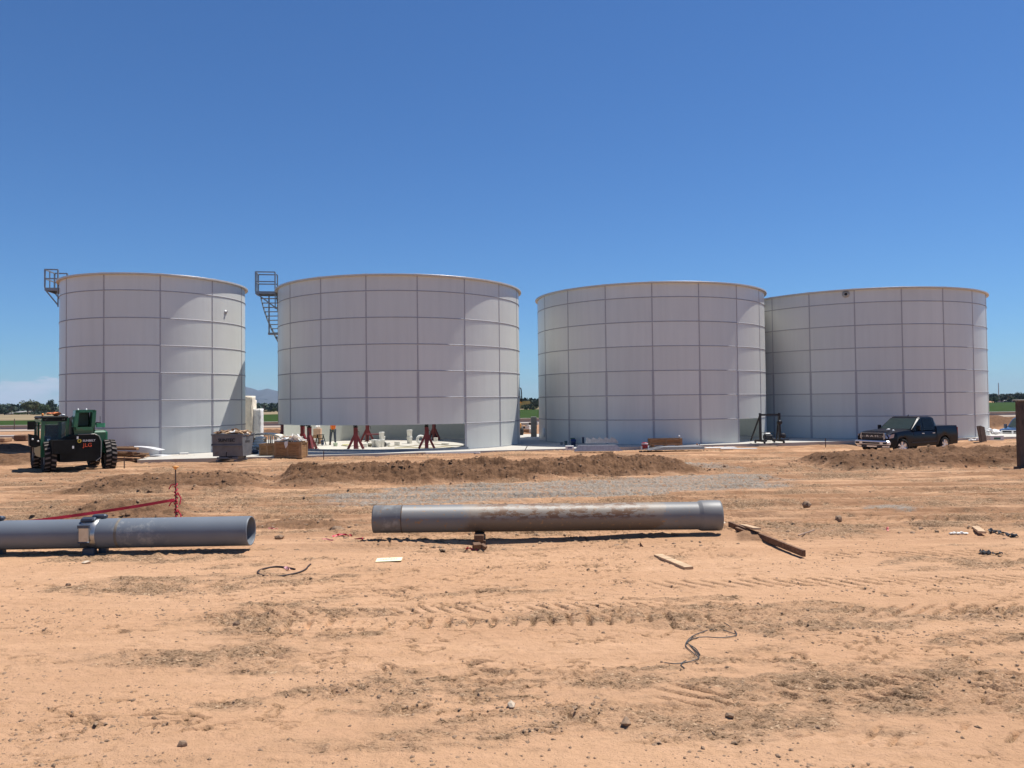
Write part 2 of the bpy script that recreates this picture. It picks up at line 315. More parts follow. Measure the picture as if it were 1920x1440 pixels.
def ground_mat():
    m=bpy.data.materials.new('dirt'); m.use_nodes=True; nt=m.node_tree; n=nt.nodes; l=nt.links; b=n['Principled BSDF']
    b.inputs['Roughness'].default_value=.95; b.inputs['Specular IOR Level'].default_value=.15
    geo=n.new('ShaderNodeNewGeometry')
    def noise(sc,det=5,ro=.55,st=(1,1,1),off=0):
        mp=n.new('ShaderNodeMapping'); mp.inputs['Scale'].default_value=st; mp.inputs['Location'].default_value=(off,off,0); l.new(geo.outputs['Position'],mp.inputs[0])
        t=n.new('ShaderNodeTexNoise'); t.inputs['Scale'].default_value=sc; t.inputs['Detail'].default_value=det; t.inputs['Roughness'].default_value=ro; l.new(mp.outputs[0],t.inputs[0]); return t.outputs[0]
    def mix(f,a,b_,bt='MIX'):
        x=n.new('ShaderNodeMix'); x.data_type='RGBA'; x.blend_type=bt
        if isinstance(f,float): x.inputs[0].default_value=f
        else: l.new(f,x.inputs[0])
        for i,v in((6,a),(7,b_)):
            if isinstance(v,tuple): x.inputs[i].default_value=(*v,1)
            else: l.new(v,x.inputs[i])
        return x.outputs[2]
    def rng(v,a,b_,c=0,d=1):
        x=n.new('ShaderNodeMapRange'); x.inputs[1].default_value=a; x.inputs[2].default_value=b_; x.inputs[3].default_value=c; x.inputs[4].default_value=d; l.new(v,x.inputs[0]); return x.outputs[0]
    def attr(k): a=n.new('ShaderNodeAttribute'); a.attribute_name=k; return a.outputs['Fac']
    def mul(a,b_): x=n.new('ShaderNodeMath'); x.operation='MULTIPLY'; l.new(a,x.inputs[0]); l.new(b_,x.inputs[1]); return x.outputs[0]
    dry=mix(rng(noise(.5,4,.6,(.4,1,1)),.35,.65),(.56,.328,.188),(.625,.383,.230))
    dry=mix(rng(noise(7,6,.65,(.6,1,1)),.35,.7),dry,(.52,.312,.175))
    crumb=mix(rng(noise(28,4,.7),.35,.65),(.20,.125,.072),(.38,.25,.15))
    streak=rng(noise(1.1,8,.72,(.22,1.9,1),3),.37,.55)
    yy=n.new('ShaderNodeSeparateXYZ'); l.new(geo.outputs['Position'],yy.inputs[0])
    c=mix(mul(streak,rng(yy.outputs[1],12.,17.,.18,.9)),dry,(.285,.152,.080))
    sp=rng(noise(34,3,.6,(.6,1,1),9),.67,.72); c=mix(mul(sp,rng(noise(2.3,3),.40,.6,.1,1.)),c,(.22,.14,.085))
    c=mix(mul(attr('soil'),rng(noise(11,5,.7),.25,.45)),c,crumb)
    fl=mul(rng(noise(42,5,.75,(.45,1,1),5),.53,.60),rng(attr('soil'),.12,.5)); c=mix(fl,c,(.09,.052,.027))  # dark flecks: shadow of the cracks put into the soil colour
    lt=mul(rng(noise(30,4,.7,(.5,1,1),15),.60,.66),rng(attr('soil'),.12,.5)); c=mix(lt,c,(.62,.43,.27))
    v=n.new('ShaderNodeTexVoronoi'); v.inputs['Scale'].default_value=26; l.new(geo.outputs['Position'],v.inputs[0])
    gv=mix(rng(v.outputs['Color'],.1,.9),(.20,.165,.130),(.34,.29,.235))
    c=mix(mul(attr('gravel'),rng(noise(9,4,.7),.35,.52)),c,gv)
    fr=mix(rng(noise(5,6,.7),.35,.65),(.088,.044,.022),(.205,.112,.060))
    c=mix(attr('fresh'),c,fr)
    l.new(c,b.inputs['Base Color'])
    b1=n.new('ShaderNodeBump'); b1.inputs['Strength'].default_value=.8; b1.inputs['Distance'].default_value=.02; l.new(noise(55,6,.7),b1.inputs['Height'])
    b2=n.new('ShaderNodeBump'); b2.inputs['Strength'].default_value=.75; b2.inputs['Distance'].default_value=.06; l.new(noise(9,6,.65,(.7,1,1)),b2.inputs['Height']); l.new(b1.outputs[0],b2.inputs['Normal'])
    l.new(b2.outputs[0],b.inputs['Normal']); return m
DIRT=ground_mat()
tag(gmesh('ground',GX,GY,GZ,{'soil':SO,'gravel':GR,'fresh':FR},DIRT),'sandy orange construction ground with tyre ruts','ground',kind='structure')
CONC=mat('concrete',(.47,.445,.39),.9,var=.08,scale=1.2,bump=.15,bscale=30,dirt=(.42,.33,.24),dirtamt=.15,dscale=.7)
# concrete pad
def slabpt(al,q): p=SLAB_P+SLAB_U*al-SLAB_N*q; return (p.x,p.y)
mb=MB(); mb.prism([slabpt(-13.2,.0),slabpt(42,.0),slabpt(42,19.3),slabpt(-13.2,19.3)],-.24,0,axis='z')
tag(mb.build('concrete_pad',CONC),'long pale concrete pad under the four tanks','pavement',kind='structure')
# fields, road, canal bank
def sheet(name,pts,z,m,label,cat='field'):
    mb=MB(); mb.add([(x,y,z) for x,y in pts],[tuple(range(len(pts)))]); return tag(mb.build(name,m),label,cat,kind='structure')
GREEN=mat('crop',(.032,.058,.010),.9,spec=.05,var=.25,scale=.3,bump=.5,bscale=3)
TAN=mat('dry_field',(.26,.20,.12),.95,spec=.05,var=.15,scale=.05)
ROAD=mat('farm_road',(.36,.29,.23),.95,spec=.05,var=.1,scale=.3)
sheet('crop_field',[(-260,88),(-65,99),(78,119),(330,150),(900,700),(6,285),(-66,223),(-101,160),(-400,120)],-.06,GREEN,'flat green crop field beyond the tanks')
sheet('dry_field',[(-700,100),(-400,121),(-101,161),(-66,224),(6,286),(60,340),(30,420),(-300,420),(-900,300)],-.05,TAN,'pale fallow field behind the green crop')
sheet('farm_road',[(-200,76),(-60,85),(78,103),(300,130),(300,139),(78,112),(-60,93),(-200,84)],-.055,ROAD,'pale dirt farm road beside the crop field','road')

sheet('far_plain',[(-7000,330),(-300,425),(30,425),(300,720),(900,1100),(7000,2500),(7000,9000),(-7000,9000)],-.045,mat('far_scrub',(.07,.075,.04),.95,spec=.05,var=.2,scale=.01),'dull green far plain under the mountains')
# ------------------------------------------------------------------ tanks
ENAMEL=mat('white_enamel',(.635,.645,.605),.34,var=.035,scale=.35,spec=.6,stretch=(1,1,.35))
def panel_tone(m):
    n=m.node_tree.nodes; l=m.node_tree.links; b=n['Principled BSDF']; src=b.inputs['Base Color'].links[0].from_socket
    a=n.new('ShaderNodeAttribute'); a.attribute_name='panel_tone'; r=n.new('ShaderNodeMapRange'); r.inputs[3].default_value=.945; r.inputs[4].default_value=1.03; l.new(a.outputs['Fac'],r.inputs[0])
    tc=n.new('ShaderNodeTexCoord'); mp=n.new('ShaderNodeMapping'); mp.inputs['Scale'].default_value=(2.2,2.2,.12); l.new(tc.outputs['Object'],mp.inputs[0]); t=n.new('ShaderNodeTexNoise'); t.inputs['Scale'].default_value=1.6; t.inputs['Detail'].default_value=6; t.inputs['Roughness'].default_value=.7; l.new(mp.outputs[0],t.inputs[0])
    r2=n.new('ShaderNodeMapRange'); r2.inputs[1].default_value=.3; r2.inputs[2].default_value=.7; r2.inputs[3].default_value=.95; r2.inputs[4].default_value=1.03; l.new(t.outputs[0],r2.inputs[0])
    mu=n.new('ShaderNodeMath'); mu.operation='MULTIPLY'; l.new(r.outputs[0],mu.inputs[0]); l.new(r2.outputs[0],mu.inputs[1])
    vm=n.new('ShaderNodeVectorMath'); vm.operation='SCALE'; l.new(src,vm.inputs[0]); l.new(mu.outputs[0],vm.inputs['Scale']); l.new(vm.outputs[0],b.inputs['Base Color'])
    nb=n.new('ShaderNodeTexNoise'); nb.inputs['Scale'].default_value=.9; nb.inputs['Detail'].default_value=2; l.new(tc.outputs['Object'],nb.inputs[0]); bp=n.new('ShaderNodeBump'); bp.inputs['Strength'].default_value=.25; bp.inputs['Distance'].default_value=.05; l.new(nb.outputs[0],bp.inputs['Height']); l.new(bp.outputs[0],b.inputs['Normal'])
panel_tone(ENAMEL)
SEAL=mat('seam_sealant',(.42,.41,.42),.6,var=.1)
BOLT=mat('bolt_cap',(.20,.20,.22),.4,var=.1)
COVER=mat('lap_joint',(.45,.44,.455),.45,var=.04)
RIMM=mat('rim_steel',(.55,.50,.44),.4,metal=.25,var=.08)
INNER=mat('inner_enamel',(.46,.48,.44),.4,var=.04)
GALV=mat('galvanised_steel',(.42,.435,.44),.45,metal=.3,var=.15,scale=9)
DSTEEL=mat('painted_rail_steel',(.25,.28,.31),.5,metal=.3,var=.1)
CH=1.4; TOPZ=9.25
def wallseg(mb,R,t,a0,a1,z0,z1,n,mo=0,mi_=1,ends=True):
    vs=[]
    for i in range(n+1):
        a=a0+(a1-a0)*i/n; s,c=math.sin(a),math.cos(a)
        for r in(R,R-t):
            for z in(z0,z1): vs.append((r*s,r*c,z))
    f=[];g=[]
    for i in range(n):
        k=i*4; j=k+4
        mb.add([vs[q] for q in(k,j,j+1,k+1)],[(0,1,2,3)],mo,False)
        mb.add([vs[q] for q in(k+2,k+3,j+3,j+2)],[(0,1,2,3)],mi_,False)
        mb.add([vs[q] for q in(k+1,j+1,j+3,k+3)],[(0,1,2,3)],mo,False)
        mb.add([vs[q] for q in(k,k+2,j+2,j)],[(0,1,2,3)],mo,False)
    if ends:
        mb.add([vs[q] for q in(0,1,3,2)],[(0,1,2,3)],mo); e=4*n; mb.add([vs[q] for q in(e,e+2,e+3,e+1)],[(0,1,2,3)],mo)
def wallmesh(name,segs,mats,parent,bolts=(),slant=0):
    # smooth shared-vertex arcs: segs of (R,t,a0,a1,z0,z1,n)
    mb=MB()
    for R,t,a0,a1,z0,z1,n in segs:
        vs=[];fo=[];fi=[];fe=[]
        for i in range(n+1):
            a=a0+(a1-a0)*i/n; s,c=math.sin(a),math.cos(a)
            vs+=[(R*s,R*c,z0),(R*s,R*c,z1),((R-t)*s,(R-t)*c,z0),((R-t)*s,(R-t)*c,z1)]
        for i in range(n):
            k=i*4;j=k+4; fo.append((k,k+1,j+1,j)); fi.append((k+2,j+2,j+3,k+3)); fe+=[(k+1,k+3,j+3,j+1),(k,j,j+2,k+2)]
        if abs(abs(a1-a0)-2*PI)>1e-6: fe+=[(0,2,3,1),(4*n,4*n+1,4*n+3,4*n+2)]
        # outer and inner skins get own vertices so smooth shading stays clean
        vo=[v for i,v in enumerate(vs) if i%4<2]; vi=[v for i,v in enumerate(vs) if i%4>=2]
        mb.add(vo,[(2*i,2*i+1,2*i+3,2*i+2) for i in range(n)],0,True)
        mb.add(vi,[(2*i,2*i+2,2*i+3,2*i+1) for i in range(n)],1,True)
        mb.add(vs,fe,0,False)
    if slant:
        for R,t,a0,a1,z0,z1,n in segs:
            P=[(R,z1),(R+slant,z0+.024),(R+slant,z0+.006),(R,z0)]; vs=[(r*math.sin(a0+(a1-a0)*i/n),r*math.cos(a0+(a1-a0)*i/n),z) for i in range(n+1) for r,z in P]
            mb.add(vs,[(4*i+k,4*i+k+1,4*i+k+5,4*i+k+4) for i in range(n) for k in range(3)],0,False)
    if bolts:
        mats=mats+[BOLT]; n0=len(mb.f)
        for r,a,z in bolts: bolt_at(mb,r,a,z)
        for i in range(n0,len(mb.f)): mb.mi[i]=2
    return mb.build(name,mats,parent)
def bolt_at(mb,R,a,z,s=.011,h=.012):
    sa,ca=math.sin(a),math.cos(a); t=Vector((ca,-sa,0)); nrm=Vector((sa,ca,0)); p=nrm*R+Vector((0,0,z)); u=Vector((0,0,1))
    q=[p+t*s*x+u*s*y for x,y in((-1,-1),(1,-1),(1,1),(-1,1))]; w_=[v+nrm*h for v in q]
    mb.add(q+w_,[(4,5,6,7),(0,1,5,4),(1,2,6,5),(2,3,7,6),(3,0,4,7)],0)
def tank(label,cx,cy,R,n,ph,missing=(),lift_ring=()):
    phi=math.atan2(cx,cy); dth=2*PI/n; A=lambda j: phi+PI-(ph+j*dth)
    T=thing('storage_tank',label,'tank',(cx,cy,0),0,'bolted white storage tanks in a row')
    NS=12
    for k in range(7):
        z0=k*CH; z1=(k+1)*CH if k<6 else TOPZ
        if k==0 and missing: segs=[(R,.008,A(j),A(j+1),z0+.03,z1-.02,NS) for j in range(n) if j not in missing]
        else: segs=[(R-.0015*(k%2),.008,A(0),A(n),z0-.02 if k else .0,z1-.02,NS*n)]
        wallmesh('wall_course',segs,[ENAMEL,INNER],T)
    # horizontal lap ledges with their bolts
    for k in range(1,7):
        mb=MB(); z=k*CH
        segs=[(j,j+1) for j in range(n) if not(k==1 and j in missing)] if (k==1 and missing) else [(0,n)]
        o=wallmesh('seam_ledge',[(R,.004,A(a),A(b),z-.018,z+.032,max(NS,int(NS*(b-a)))) for a,b in segs],[SEAL,SEAL],T,[(R+.0135,A(a+(i+.5)/54),z-.002) for a,b in segs for i in range(int((b-a)*54))],slant=.015)
    for j in range(n):
        m1=MB(); n0=[]
        for k in range(7):
            if k==0 and (j in missing) and ((j-1)%n in missing): continue
            z0=k*CH+.03 if k else .02; z1=((k+1)*CH if k<6 else TOPZ)-.035
            wdt=.020 if k>=3 else .052
            for (o_,hw,mi,th) in((0,wdt,2,.006),(-wdt-.004,.008,0,.009),(wdt+.004,.008,0,.009)):
                a=A(j)+o_/R; h=hw/R
                vs=[]
                for aa in(a-h,a,a+h):
                    s,c=math.sin(aa),math.cos(aa)
                    for r in(R+.0005,R+th): vs+=[(r*s,r*c,z0),(r*s,r*c,z1)]
                m1.add(vs,[(2,3,7,6),(6,7,11,10),(0,1,3,2),(8,10,11,9),(1,5,7,3),(5,9,11,7),(0,2,6,4),(4,6,10,8)],mi)
            c_=int((z1-z0)/.055)
            for i in range(c_):
                z=z0+(i+.5)*(z1-z0)/c_
                for o_ in((-.026,.026) if k<3 else (0,)): a0_=len(m1.f); bolt_at(m1,R+.0065,A(j)+o_/R,z,.009,.011); m1.mi[a0_:]=[3]*(len(m1.f)-a0_)
        m1.build('lap_joint',[SEAL,SEAL,COVER,BOLT],T)
    # rolled top rim
    mb=MB(); nn=n*NS; prof=[(R+.0,TOPZ-.13),(R+.115,TOPZ-.045),(R+.16,TOPZ-.04),(R+.16,TOPZ+.012),(R+.118,TOPZ+.024),(R-.05,TOPZ+.024),(R-.05,TOPZ+.004),(R+.0,TOPZ-.0)]
    prof=[(R+.004,TOPZ-.06),(R+.155,TOPZ-.06),(R+.16,TOPZ-.055),(R+.16,TOPZ+.02),(R+.155,TOPZ+.026),(R-.02,TOPZ+.026),(R-.02,TOPZ-.01)]
    mb.lathe([(r,z) for r,z in prof],n=nn,sm=False)
    for j in range(n):
        a=A(j); s,c=math.sin(a),math.cos(a); p=Vector((s*(R+.055),c*(R+.055),TOPZ+.033)); mb.box(p,(.34,.14,.016),rz=-a)
    mb.build('rim',RIMM,T)
    # floor flange
    if not missing or len(missing)<3:
        fl=[(R+.06,.05,A(j),A(j+1),.0,.035,NS) for j in range(n) if j not in missing]
    else: fl=[(R+.06,.05,A(j),A(j+1),.0,.035,NS) for j in range(n) if j not in missing]
    wallmesh('base_angle',fl,[GALV,GALV],T)
    q=np.random.RandomState(int(R*100)); tone=q.rand(7,n)
    for ch in [c for c in T.children if c.name.startswith('wall_course')]:
        me=ch.data; k=len(me.polygons); cc=np.empty(k*3); me.polygons.foreach_get('center',cc); cc=cc.reshape(-1,3); an=np.arctan2(cc[:,0],cc[:,1]); j=np.floor(((A(0)-an)%(2*PI))/dth).astype(int)%n; row=np.clip((cc[:,2]/CH).astype(int),0,6)
        at=me.attributes.new('panel_tone','FLOAT','FACE'); at.data.foreach_set('value',tone[row,j].astype(np.float32))
    return T,A
def projx(p):
    d=Vector(p)-Vector((0,0,EYE)); x=d.dot(cr);y=d.dot(cu);z=d.dot(f0); return 960+FPX*x/z,720-FPX*y/z
TK=[(-20.147,43.948,4.767,11,-1.1047),(-6.799,47.684,7.265,17,-.9898),(9.096,51.373,7.331,17,-1.0798),(24.447,55.313,8.112,19,-.6530)]
T1,A1=tank('smallest white bolted tank at the far left, behind the green telehandler',*TK[0])
T2,A2=tank('white bolted tank raised on red jacks with its front bottom panels missing',*TK[1],missing=set([-2%17,-1%17,0,1,2,3]))
T3,A3=tank('white bolted tank with one bottom panel open beside the black gantry',*TK[2],missing=set([5]))
T4,A4=tank('widest white bolted tank, right of the others, behind the dark pickup',*TK[3])
if 0:
    for j in range(-6,6): 
        p=(TK[1][0]+TK[1][2]*math.sin(A2(j)),TK[1][1]+TK[1][2]*math.cos(A2(j)),.7); print('T2 seam',j,projx(p))
# ------------------------------------------------------------------ tank fittings
def on_wall(T,R,a,z,dr=0): s,c=math.sin(a),math.cos(a); return Vector(((R+dr)*s,(R+dr)*c,z))
def pz(px,py,T):  # world point on near wall of tank at pixel
    cx,cy,R=T[:3]; d=ray(px,py); A_=d.x**2+d.y**2; B=-2*(d.x*cx+d.y*cy); C=cx*cx+cy*cy-R*R; t=(-B-math.sqrt(B*B-4*A_*C))/(2*A_)
    return Vector((d.x*t-cx,d.y*t-cy,EYE+d.z*t))
DARK=mat('dark_rubber_and_hole_shade',(.025,.025,.028),.7,var=.2); BLACKP=mat('black_paint',(.012,.012,.014),.5,var=.2,spec=.25)
def nozzle(T,p,r,name='pipe_nozzle',n=18):
    a=math.atan2(p.x,p.y); m=Matrix.Translation(p)@Matrix.Rotation(-a,4,'Z')@Matrix.Rotation(-PI/2,4,'X')
    mb=MB(); mb.lathe([(r*1.5,-.01),(r*1.5,.03),(r*.82,.035),(r*.80,.10),(r*.66,.10),(r*.62,.01),(0,.008)],n=n,M=m); f=mb.build(name,GALV,T)
    mb=MB(); mb.lathe([(r*.6,.012),(0,.013)],n=n,M=m); mb.build('opening_shade',DARK,f)  # dark disc stands in for the shade down the bore
nozzle(T4,pz(1586,551.5,TK[3]),.15); nozzle(T1,pz(423,585,TK[0]),.07)
mb=MB()
p=pz(1019.5,811,TK[2]); a=math.atan2(p.x,p.y); m=Matrix.Translation(p+Vector((0,0,0)))@Matrix.Rotation(-a,4,'Z')@Matrix.Rotation(-PI/2,4,'X')
mb.lathe([(.30,0),(.30,.04),(.24,.05),(0,.05)],n=20,M=m); mb.build('manway_cover',mat('manway_white',(.8,.8,.76),.4),T3)
def rail(mb,pts,h,r=.032,mid=True,posts=True):
    for a,b in zip(pts[:-1],pts[1:]):
        a=Vector(a);b=Vector(b)
        mb.bar(a+Vector((0,0,h)),b+Vector((0,0,h)),2*r,2*r)
        if mid: mb.bar(a+Vector((0,0,h*.5)),b+Vector((0,0,h*.5)),2*r,2*r)
    if posts:
        for a in pts: a=Vector(a); mb.bar(a,a+Vector((0,0,h)),2.1*r,2.1*r)
def platform(T,R,ang,z,w=1.5,d=1.05,h=1.07,stair=False):
    # local frame: t tangent, n outward
    n=Vector((math.sin(ang),math.cos(ang),0)); t=Vector((n.y,-n.x,0)); o=n*(R+.14)
    P=lambda x,y,zz: o+t*x+n*y+Vector((0,0,zz))
    mb=MB()
    for x in(-w/2,w/2): mb.bar(P(x,0,z-.08),P(x,d,z-.08),.05,.16)
    for y in(0,d): mb.bar(P(-w/2,y,z-.08),P(w/2,y,z-.08),.05,.16)
    mb.add([P(-w/2,0,z-.005),P(w/2,0,z-.005),P(w/2,d,z-.005),P(-w/2,d,z-.005),P(-w/2,0,z-.03),P(w/2,0,z-.03),P(w/2,d,z-.03),P(-w/2,d,z-.03)],[(0,1,2,3),(7,6,5,4)])
    pl=mb.build('platform',DSTEEL,T)
    mb=MB(); rail(mb,[P(-w/2,0,z),P(-w/2,d,z),P(w/2,d,z),P(w/2,0,z)],h); 
    mb.bar(P(0,d,z),P(0,d,z+h),.05,.05); mb.build('railing',DSTEEL,pl)
    for x in(-w/2,w/2):
        mb=MB(); mb.bar(P(x,d*.95,z-.14),P(x,0,z-.95),.06,.06); mb.bar(P(x,0,z-.08),P(x,0,z-1.05),.05,.05); mb.build('brace',DSTEEL,pl)
    return P,pl,(n,t)
# tank 1, far left; tank 2 with its stair; tank 3 behind right
platform(T1,TK[0][2],R_(-100),TOPZ-.2,w=1.3,d=.66,h=1.0)
P2,pl2,_=platform(T2,TK[1][2],R_(-99),TOPZ+.0,w=1.0,d=1.12,h=1.15)
def spiral(T,R,a0,z0,a1,z1,w=.75):
    mb=MB(); n=int(abs(z1-z0)/.23); ri=R+.18; ro=ri+w
    for i in range(n):
        f=(i+.5)/n; a=a0+(a1-a0)*f; z=z0+(z1-z0)*f; nn=Vector((math.sin(a),math.cos(a),0)); t=Vector((nn.y,-nn.x,0))
        p=nn*(ri+w/2)+Vector((0,0,z)); m=Matrix.Rotation(-a,4,'Z'); mb.box(p,(.24,w,.035),rz=-a)
    st=mb.build('stair_tread',DSTEEL,T)
    for r in(ri,ro):
        mb=MB(); k=28; pts=[]
        for i in range(k+1):
            f=i/k; a=a0+(a1-a0)*f; pts.append(Vector((r*math.sin(a),r*math.cos(a),z0+(z1-z0)*f-.03)))
        for a,b in zip(pts[:-1],pts[1:]): mb.bar(a,b,.012,.20)
        mb.build('stringer',DSTEEL,st)
spiral(T2,TK[1][2],R_(-97),TOPZ-.2,R_(-60),4.6,w=.92)
mb=MB(); n2=Vector((math.sin(R_(-100)),math.cos(R_(-100)),0))
mb.bar(n2*(TK[1][2]+.55)+Vector((0,0,TOPZ-.2)),n2*(TK[1][2]+.55)+Vector((0,0,6.75)),.07,.07); mb.bar(n2*(TK[1][2])+Vector((0,0,6.75)),n2*(TK[1][2]+.6)+Vector((0,0,6.75)),.3,.12); mb.build('stair_support',DSTEEL,T2)
platform(T3,TK[2][2],R_(64),TOPZ+.0,w=1.6,d=.7,h=1.0)
# starter ring lying open at the front of the raised tank
cx,cy,R=TK[1][:3]
ring=thing('starter_ring','grey steel starter ring curving in front of the red jacks','steel ring',(cx,cy,0))
RG=mat('starter_grey',(.20,.215,.235),.6,var=.1)
wallmesh('ring_flange',[(R+.14,.012,A2(-1),A2(4)-.01,.004,.13,60)],[RG,RG],ring)
wallmesh('ring_foot',[(R+.30,.16,A2(-1),A2(4)-.01,.004,.016,60)],[RG,RG],ring)
# ------------------------------------------------------------------ jacks
RED=mat('red_paint',(.14,.010,.014),.45,var=.2,scale=8,dirt=(.12,.03,.03),dirtamt=.1)
def jack(loc,rz,label):
    j=thing('lifting_jack',label,'jack',loc,rz,'red jacks holding up the raised tank')
    mb=MB(); mb.bev((0,0,.62),(.20,.20,1.2),.02); mb.box((0,0,.01),(.3,.3,.02)); mb.bar((.10,-.02,.35),(.10,-.02,1.12),.05,.10); mb.build('post',RED,j)
    mb=MB(); mb.bev((0,0,1.75),(.12,.12,1.1),.015); mb.box((0,-.1,1.34),(.2,.16,.10)); mb.box((0,.0,1.24),(.21,.21,.06)); mb.build('lifting_tube',BLACKP,j)
    for a in(R_(0),R_(180),R_(90)):
        mb=MB(); c,s=math.cos(a),math.sin(a); mb.bar((.05*c,.05*s,.80),(.42*c,.42*s,.035),.13,.12); mb.box((.43*c,.43*s,.012),(.2,.2,.02),rz=a); mb.build('leg',RED,j)
    mb=MB(); mb.tube([(.12,-.09,1.02),(.2,-.12,1.0),(.22,-.16,.8)],.018,6); mb.build('pump_handle',BLACKP,j)
    return j
J=jack(G(667,843.2),0,'red jack at the middle of the raised tank front, left of the white buckets')
dup(J,G(800,842),R_(8),'red jack at the front right, beside the white coil of hose')
dup(J,G(580,842.5),R_(-50),'red jack at the front left, directly beside the crates')
dup(J,G(567.5,837.5),R_(-30),'red jack just behind the front left jack, by the crate of scraps')
dup(J,G(530,832),R_(60),'leftmost red jack under the left edge of the raised tank')
dup(J,G(688.5,828),R_(20),'red jack at the back, behind the pile of white buckets')
dup(J,G(814,825),R_(-25),'red jack at the back right, with a small white box at its foot')
# ------------------------------------------------------------------ the worker
SKIN=mat('skin',(.42,.24,.16),.6); JEAN=mat('denim',(.06,.075,.10),.85,var=.3,scale=14); ORANGE=mat('hi_vis_orange',(.92,.13,.015),.7,var=.1); YEL=mat('hi_vis_yellow',(.75,.8,.15),.5); BOOT=mat('boot_leather',(.09,.05,.03),.7); WHT=mat('white_plastic',(.74,.74,.71),.45,var=.05)
def skinned(name,verts,edges,rad,m,parent,sub=2):
    me=bpy.data.meshes.new(name); me.from_pydata(verts,edges,[]); o=bpy.data.objects.new(name,me); COL.objects.link(o); o.parent=parent; me.materials.append(m)
    md=o.modifiers.new('skin','SKIN'); 
    for i,r in enumerate(rad): sv=me.skin_vertices[0].data[i]; sv.radius=(r,r) if isinstance(r,(int,float)) else r
    me.skin_vertices[0].data[0].use_root=True
    md.use_smooth_shade=True; o.modifiers.new('sub','SUBSURF').levels=sub; o.modifiers['sub'].render_levels=sub; return o
wp=G(624.5,834); W=thing('person','worker in orange shirt and dark jeans standing under the raised tank, arms up','person',wp,R_(8))
V=[(0,0,.95),(0,0,1.12),(0,.01,1.32),(0,.02,1.45),(0,.0,1.53),(0,-.0,1.62),(0,-.01,1.72),
   (.095,0,.9),(.115,-.01,.50),(.13,.02,.10),(.13,-.10,.04),(-.095,0,.9),(-.14,.0,.50),(-.17,.03,.10),(-.18,-.09,.04),
   (.18,.01,1.42),(.26,-.06,1.62),(.20,-.20,1.78),(-.18,.01,1.42),(-.27,-.06,1.60),(-.22,-.22,1.76)]
E_=[(0,1),(1,2),(2,3),(3,4),(4,5),(5,6),(0,7),(7,8),(8,9),(9,10),(0,11),(11,12),(12,13),(13,14),(3,15),(15,16),(16,17),(3,18),(18,19),(19,20)]
Rr=[(.15,.11),(.135,.10),(.16,.11),(.14,.09),.055,.085,.085,.085,.062,.045,.04,.085,.062,.045,.04,.06,.045,.03,.06,.045,.03]
body=skinned('body',V,E_,Rr,SKIN,W)
def hand(x,y,z,sg):
    for k,(dx,l_) in enumerate(((-.03,.075),(-.01,.09),(.01,.085),(.03,.065))):
        mb=MB(); mb.tube([(x+dx,y,z),(x+dx,y-.03,z+l_*.6),(x+dx,y-.055,z+l_)],[.010,.009,.007],6); mb.build('finger',SKIN,body)
    mb=MB(); mb.bev((x,y,z-.02),(.08,.03,.09),.012); mb.build('palm',SKIN,body)
    mb=MB(); mb.tube([(x-sg*.035,y,z-.03),(x-sg*.065,y-.02,z),(x-sg*.07,y-.035,z+.025)],[.012,.010,.008],6); mb.build('thumb',SKIN,body)
hand(.19,-.23,1.86,1); hand(-.21,-.25,1.84,-1)
skinned('jeans',[(0,0,.97),(.1,0,.88),(.12,-.01,.50),(.135,.02,.12),(-.1,0,.88),(-.145,0,.50),(-.175,.03,.12)],[(0,1),(1,2),(2,3),(0,4),(4,5),(5,6)],[(.165,.13),.105,.08,.068,.105,.08,.068],JEAN,W)
sh=skinned('shirt',[(0,0,.84),(0,0,1.08),(0,.01,1.32),(0,.02,1.46),(.19,.01,1.42),(.26,-.05,1.58),(-.19,.01,1.42),(-.27,-.05,1.57)],[(0,1),(1,2),(2,3),(3,4),(4,5),(3,6),(6,7)],[(.175,.135),(.16,.125),(.18,.13),(.14,.10),.075,.062,.075,.062],ORANGE,W)
mb=MB()
for sx in(-.07,.07): mb.bar((sx,-.155,.80),(sx,-.13,1.36),.012,.012,up=(0,1,0)); mb.bar((sx,.15,.80),(sx,.15,1.36),.012,.012,up=(0,1,0))
mb.build('reflective_stripe',YEL,sh)
for s in(-1,1):
    mb=MB(); mb.bev((.135*s if s>0 else -.178,-.03,.05),(.10,.28,.09),.03); mb.bev((.135*s if s>0 else -.178,.04,.12),(.10,.12,.12),.03); mb.build('boot',BOOT,W)
mb=MB(); mb.lathe([(.125,1.70),(.122,1.76),(.09,1.83),(.03,1.86),(0,1.862)],c=(0,-.01,0),n=18); mb.build('hard_hat',WHT,W)
mb=MB(); mb.lathe([(.094,1.62),(.098,1.68),(.09,1.71)],c=(0,.0,0),n=16); mb.build('hair',mat('hair',(.02,.015,.01),.8),W)
mb=MB()
for s in(-1,1): mb.lathe([(0,.012),(.012,.006),(.013,0)],c=(.032*s,-.09,1.66),n=8,M=Matrix.Rotation(PI/2,4,'X'))
mb.bar((0,-.095,1.66),(0,-.115,1.625),.022,.02); mb.bar((-.022,-.092,1.59),(.022,-.092,1.59),.01,.008); mb.build('face',SKIN,body)
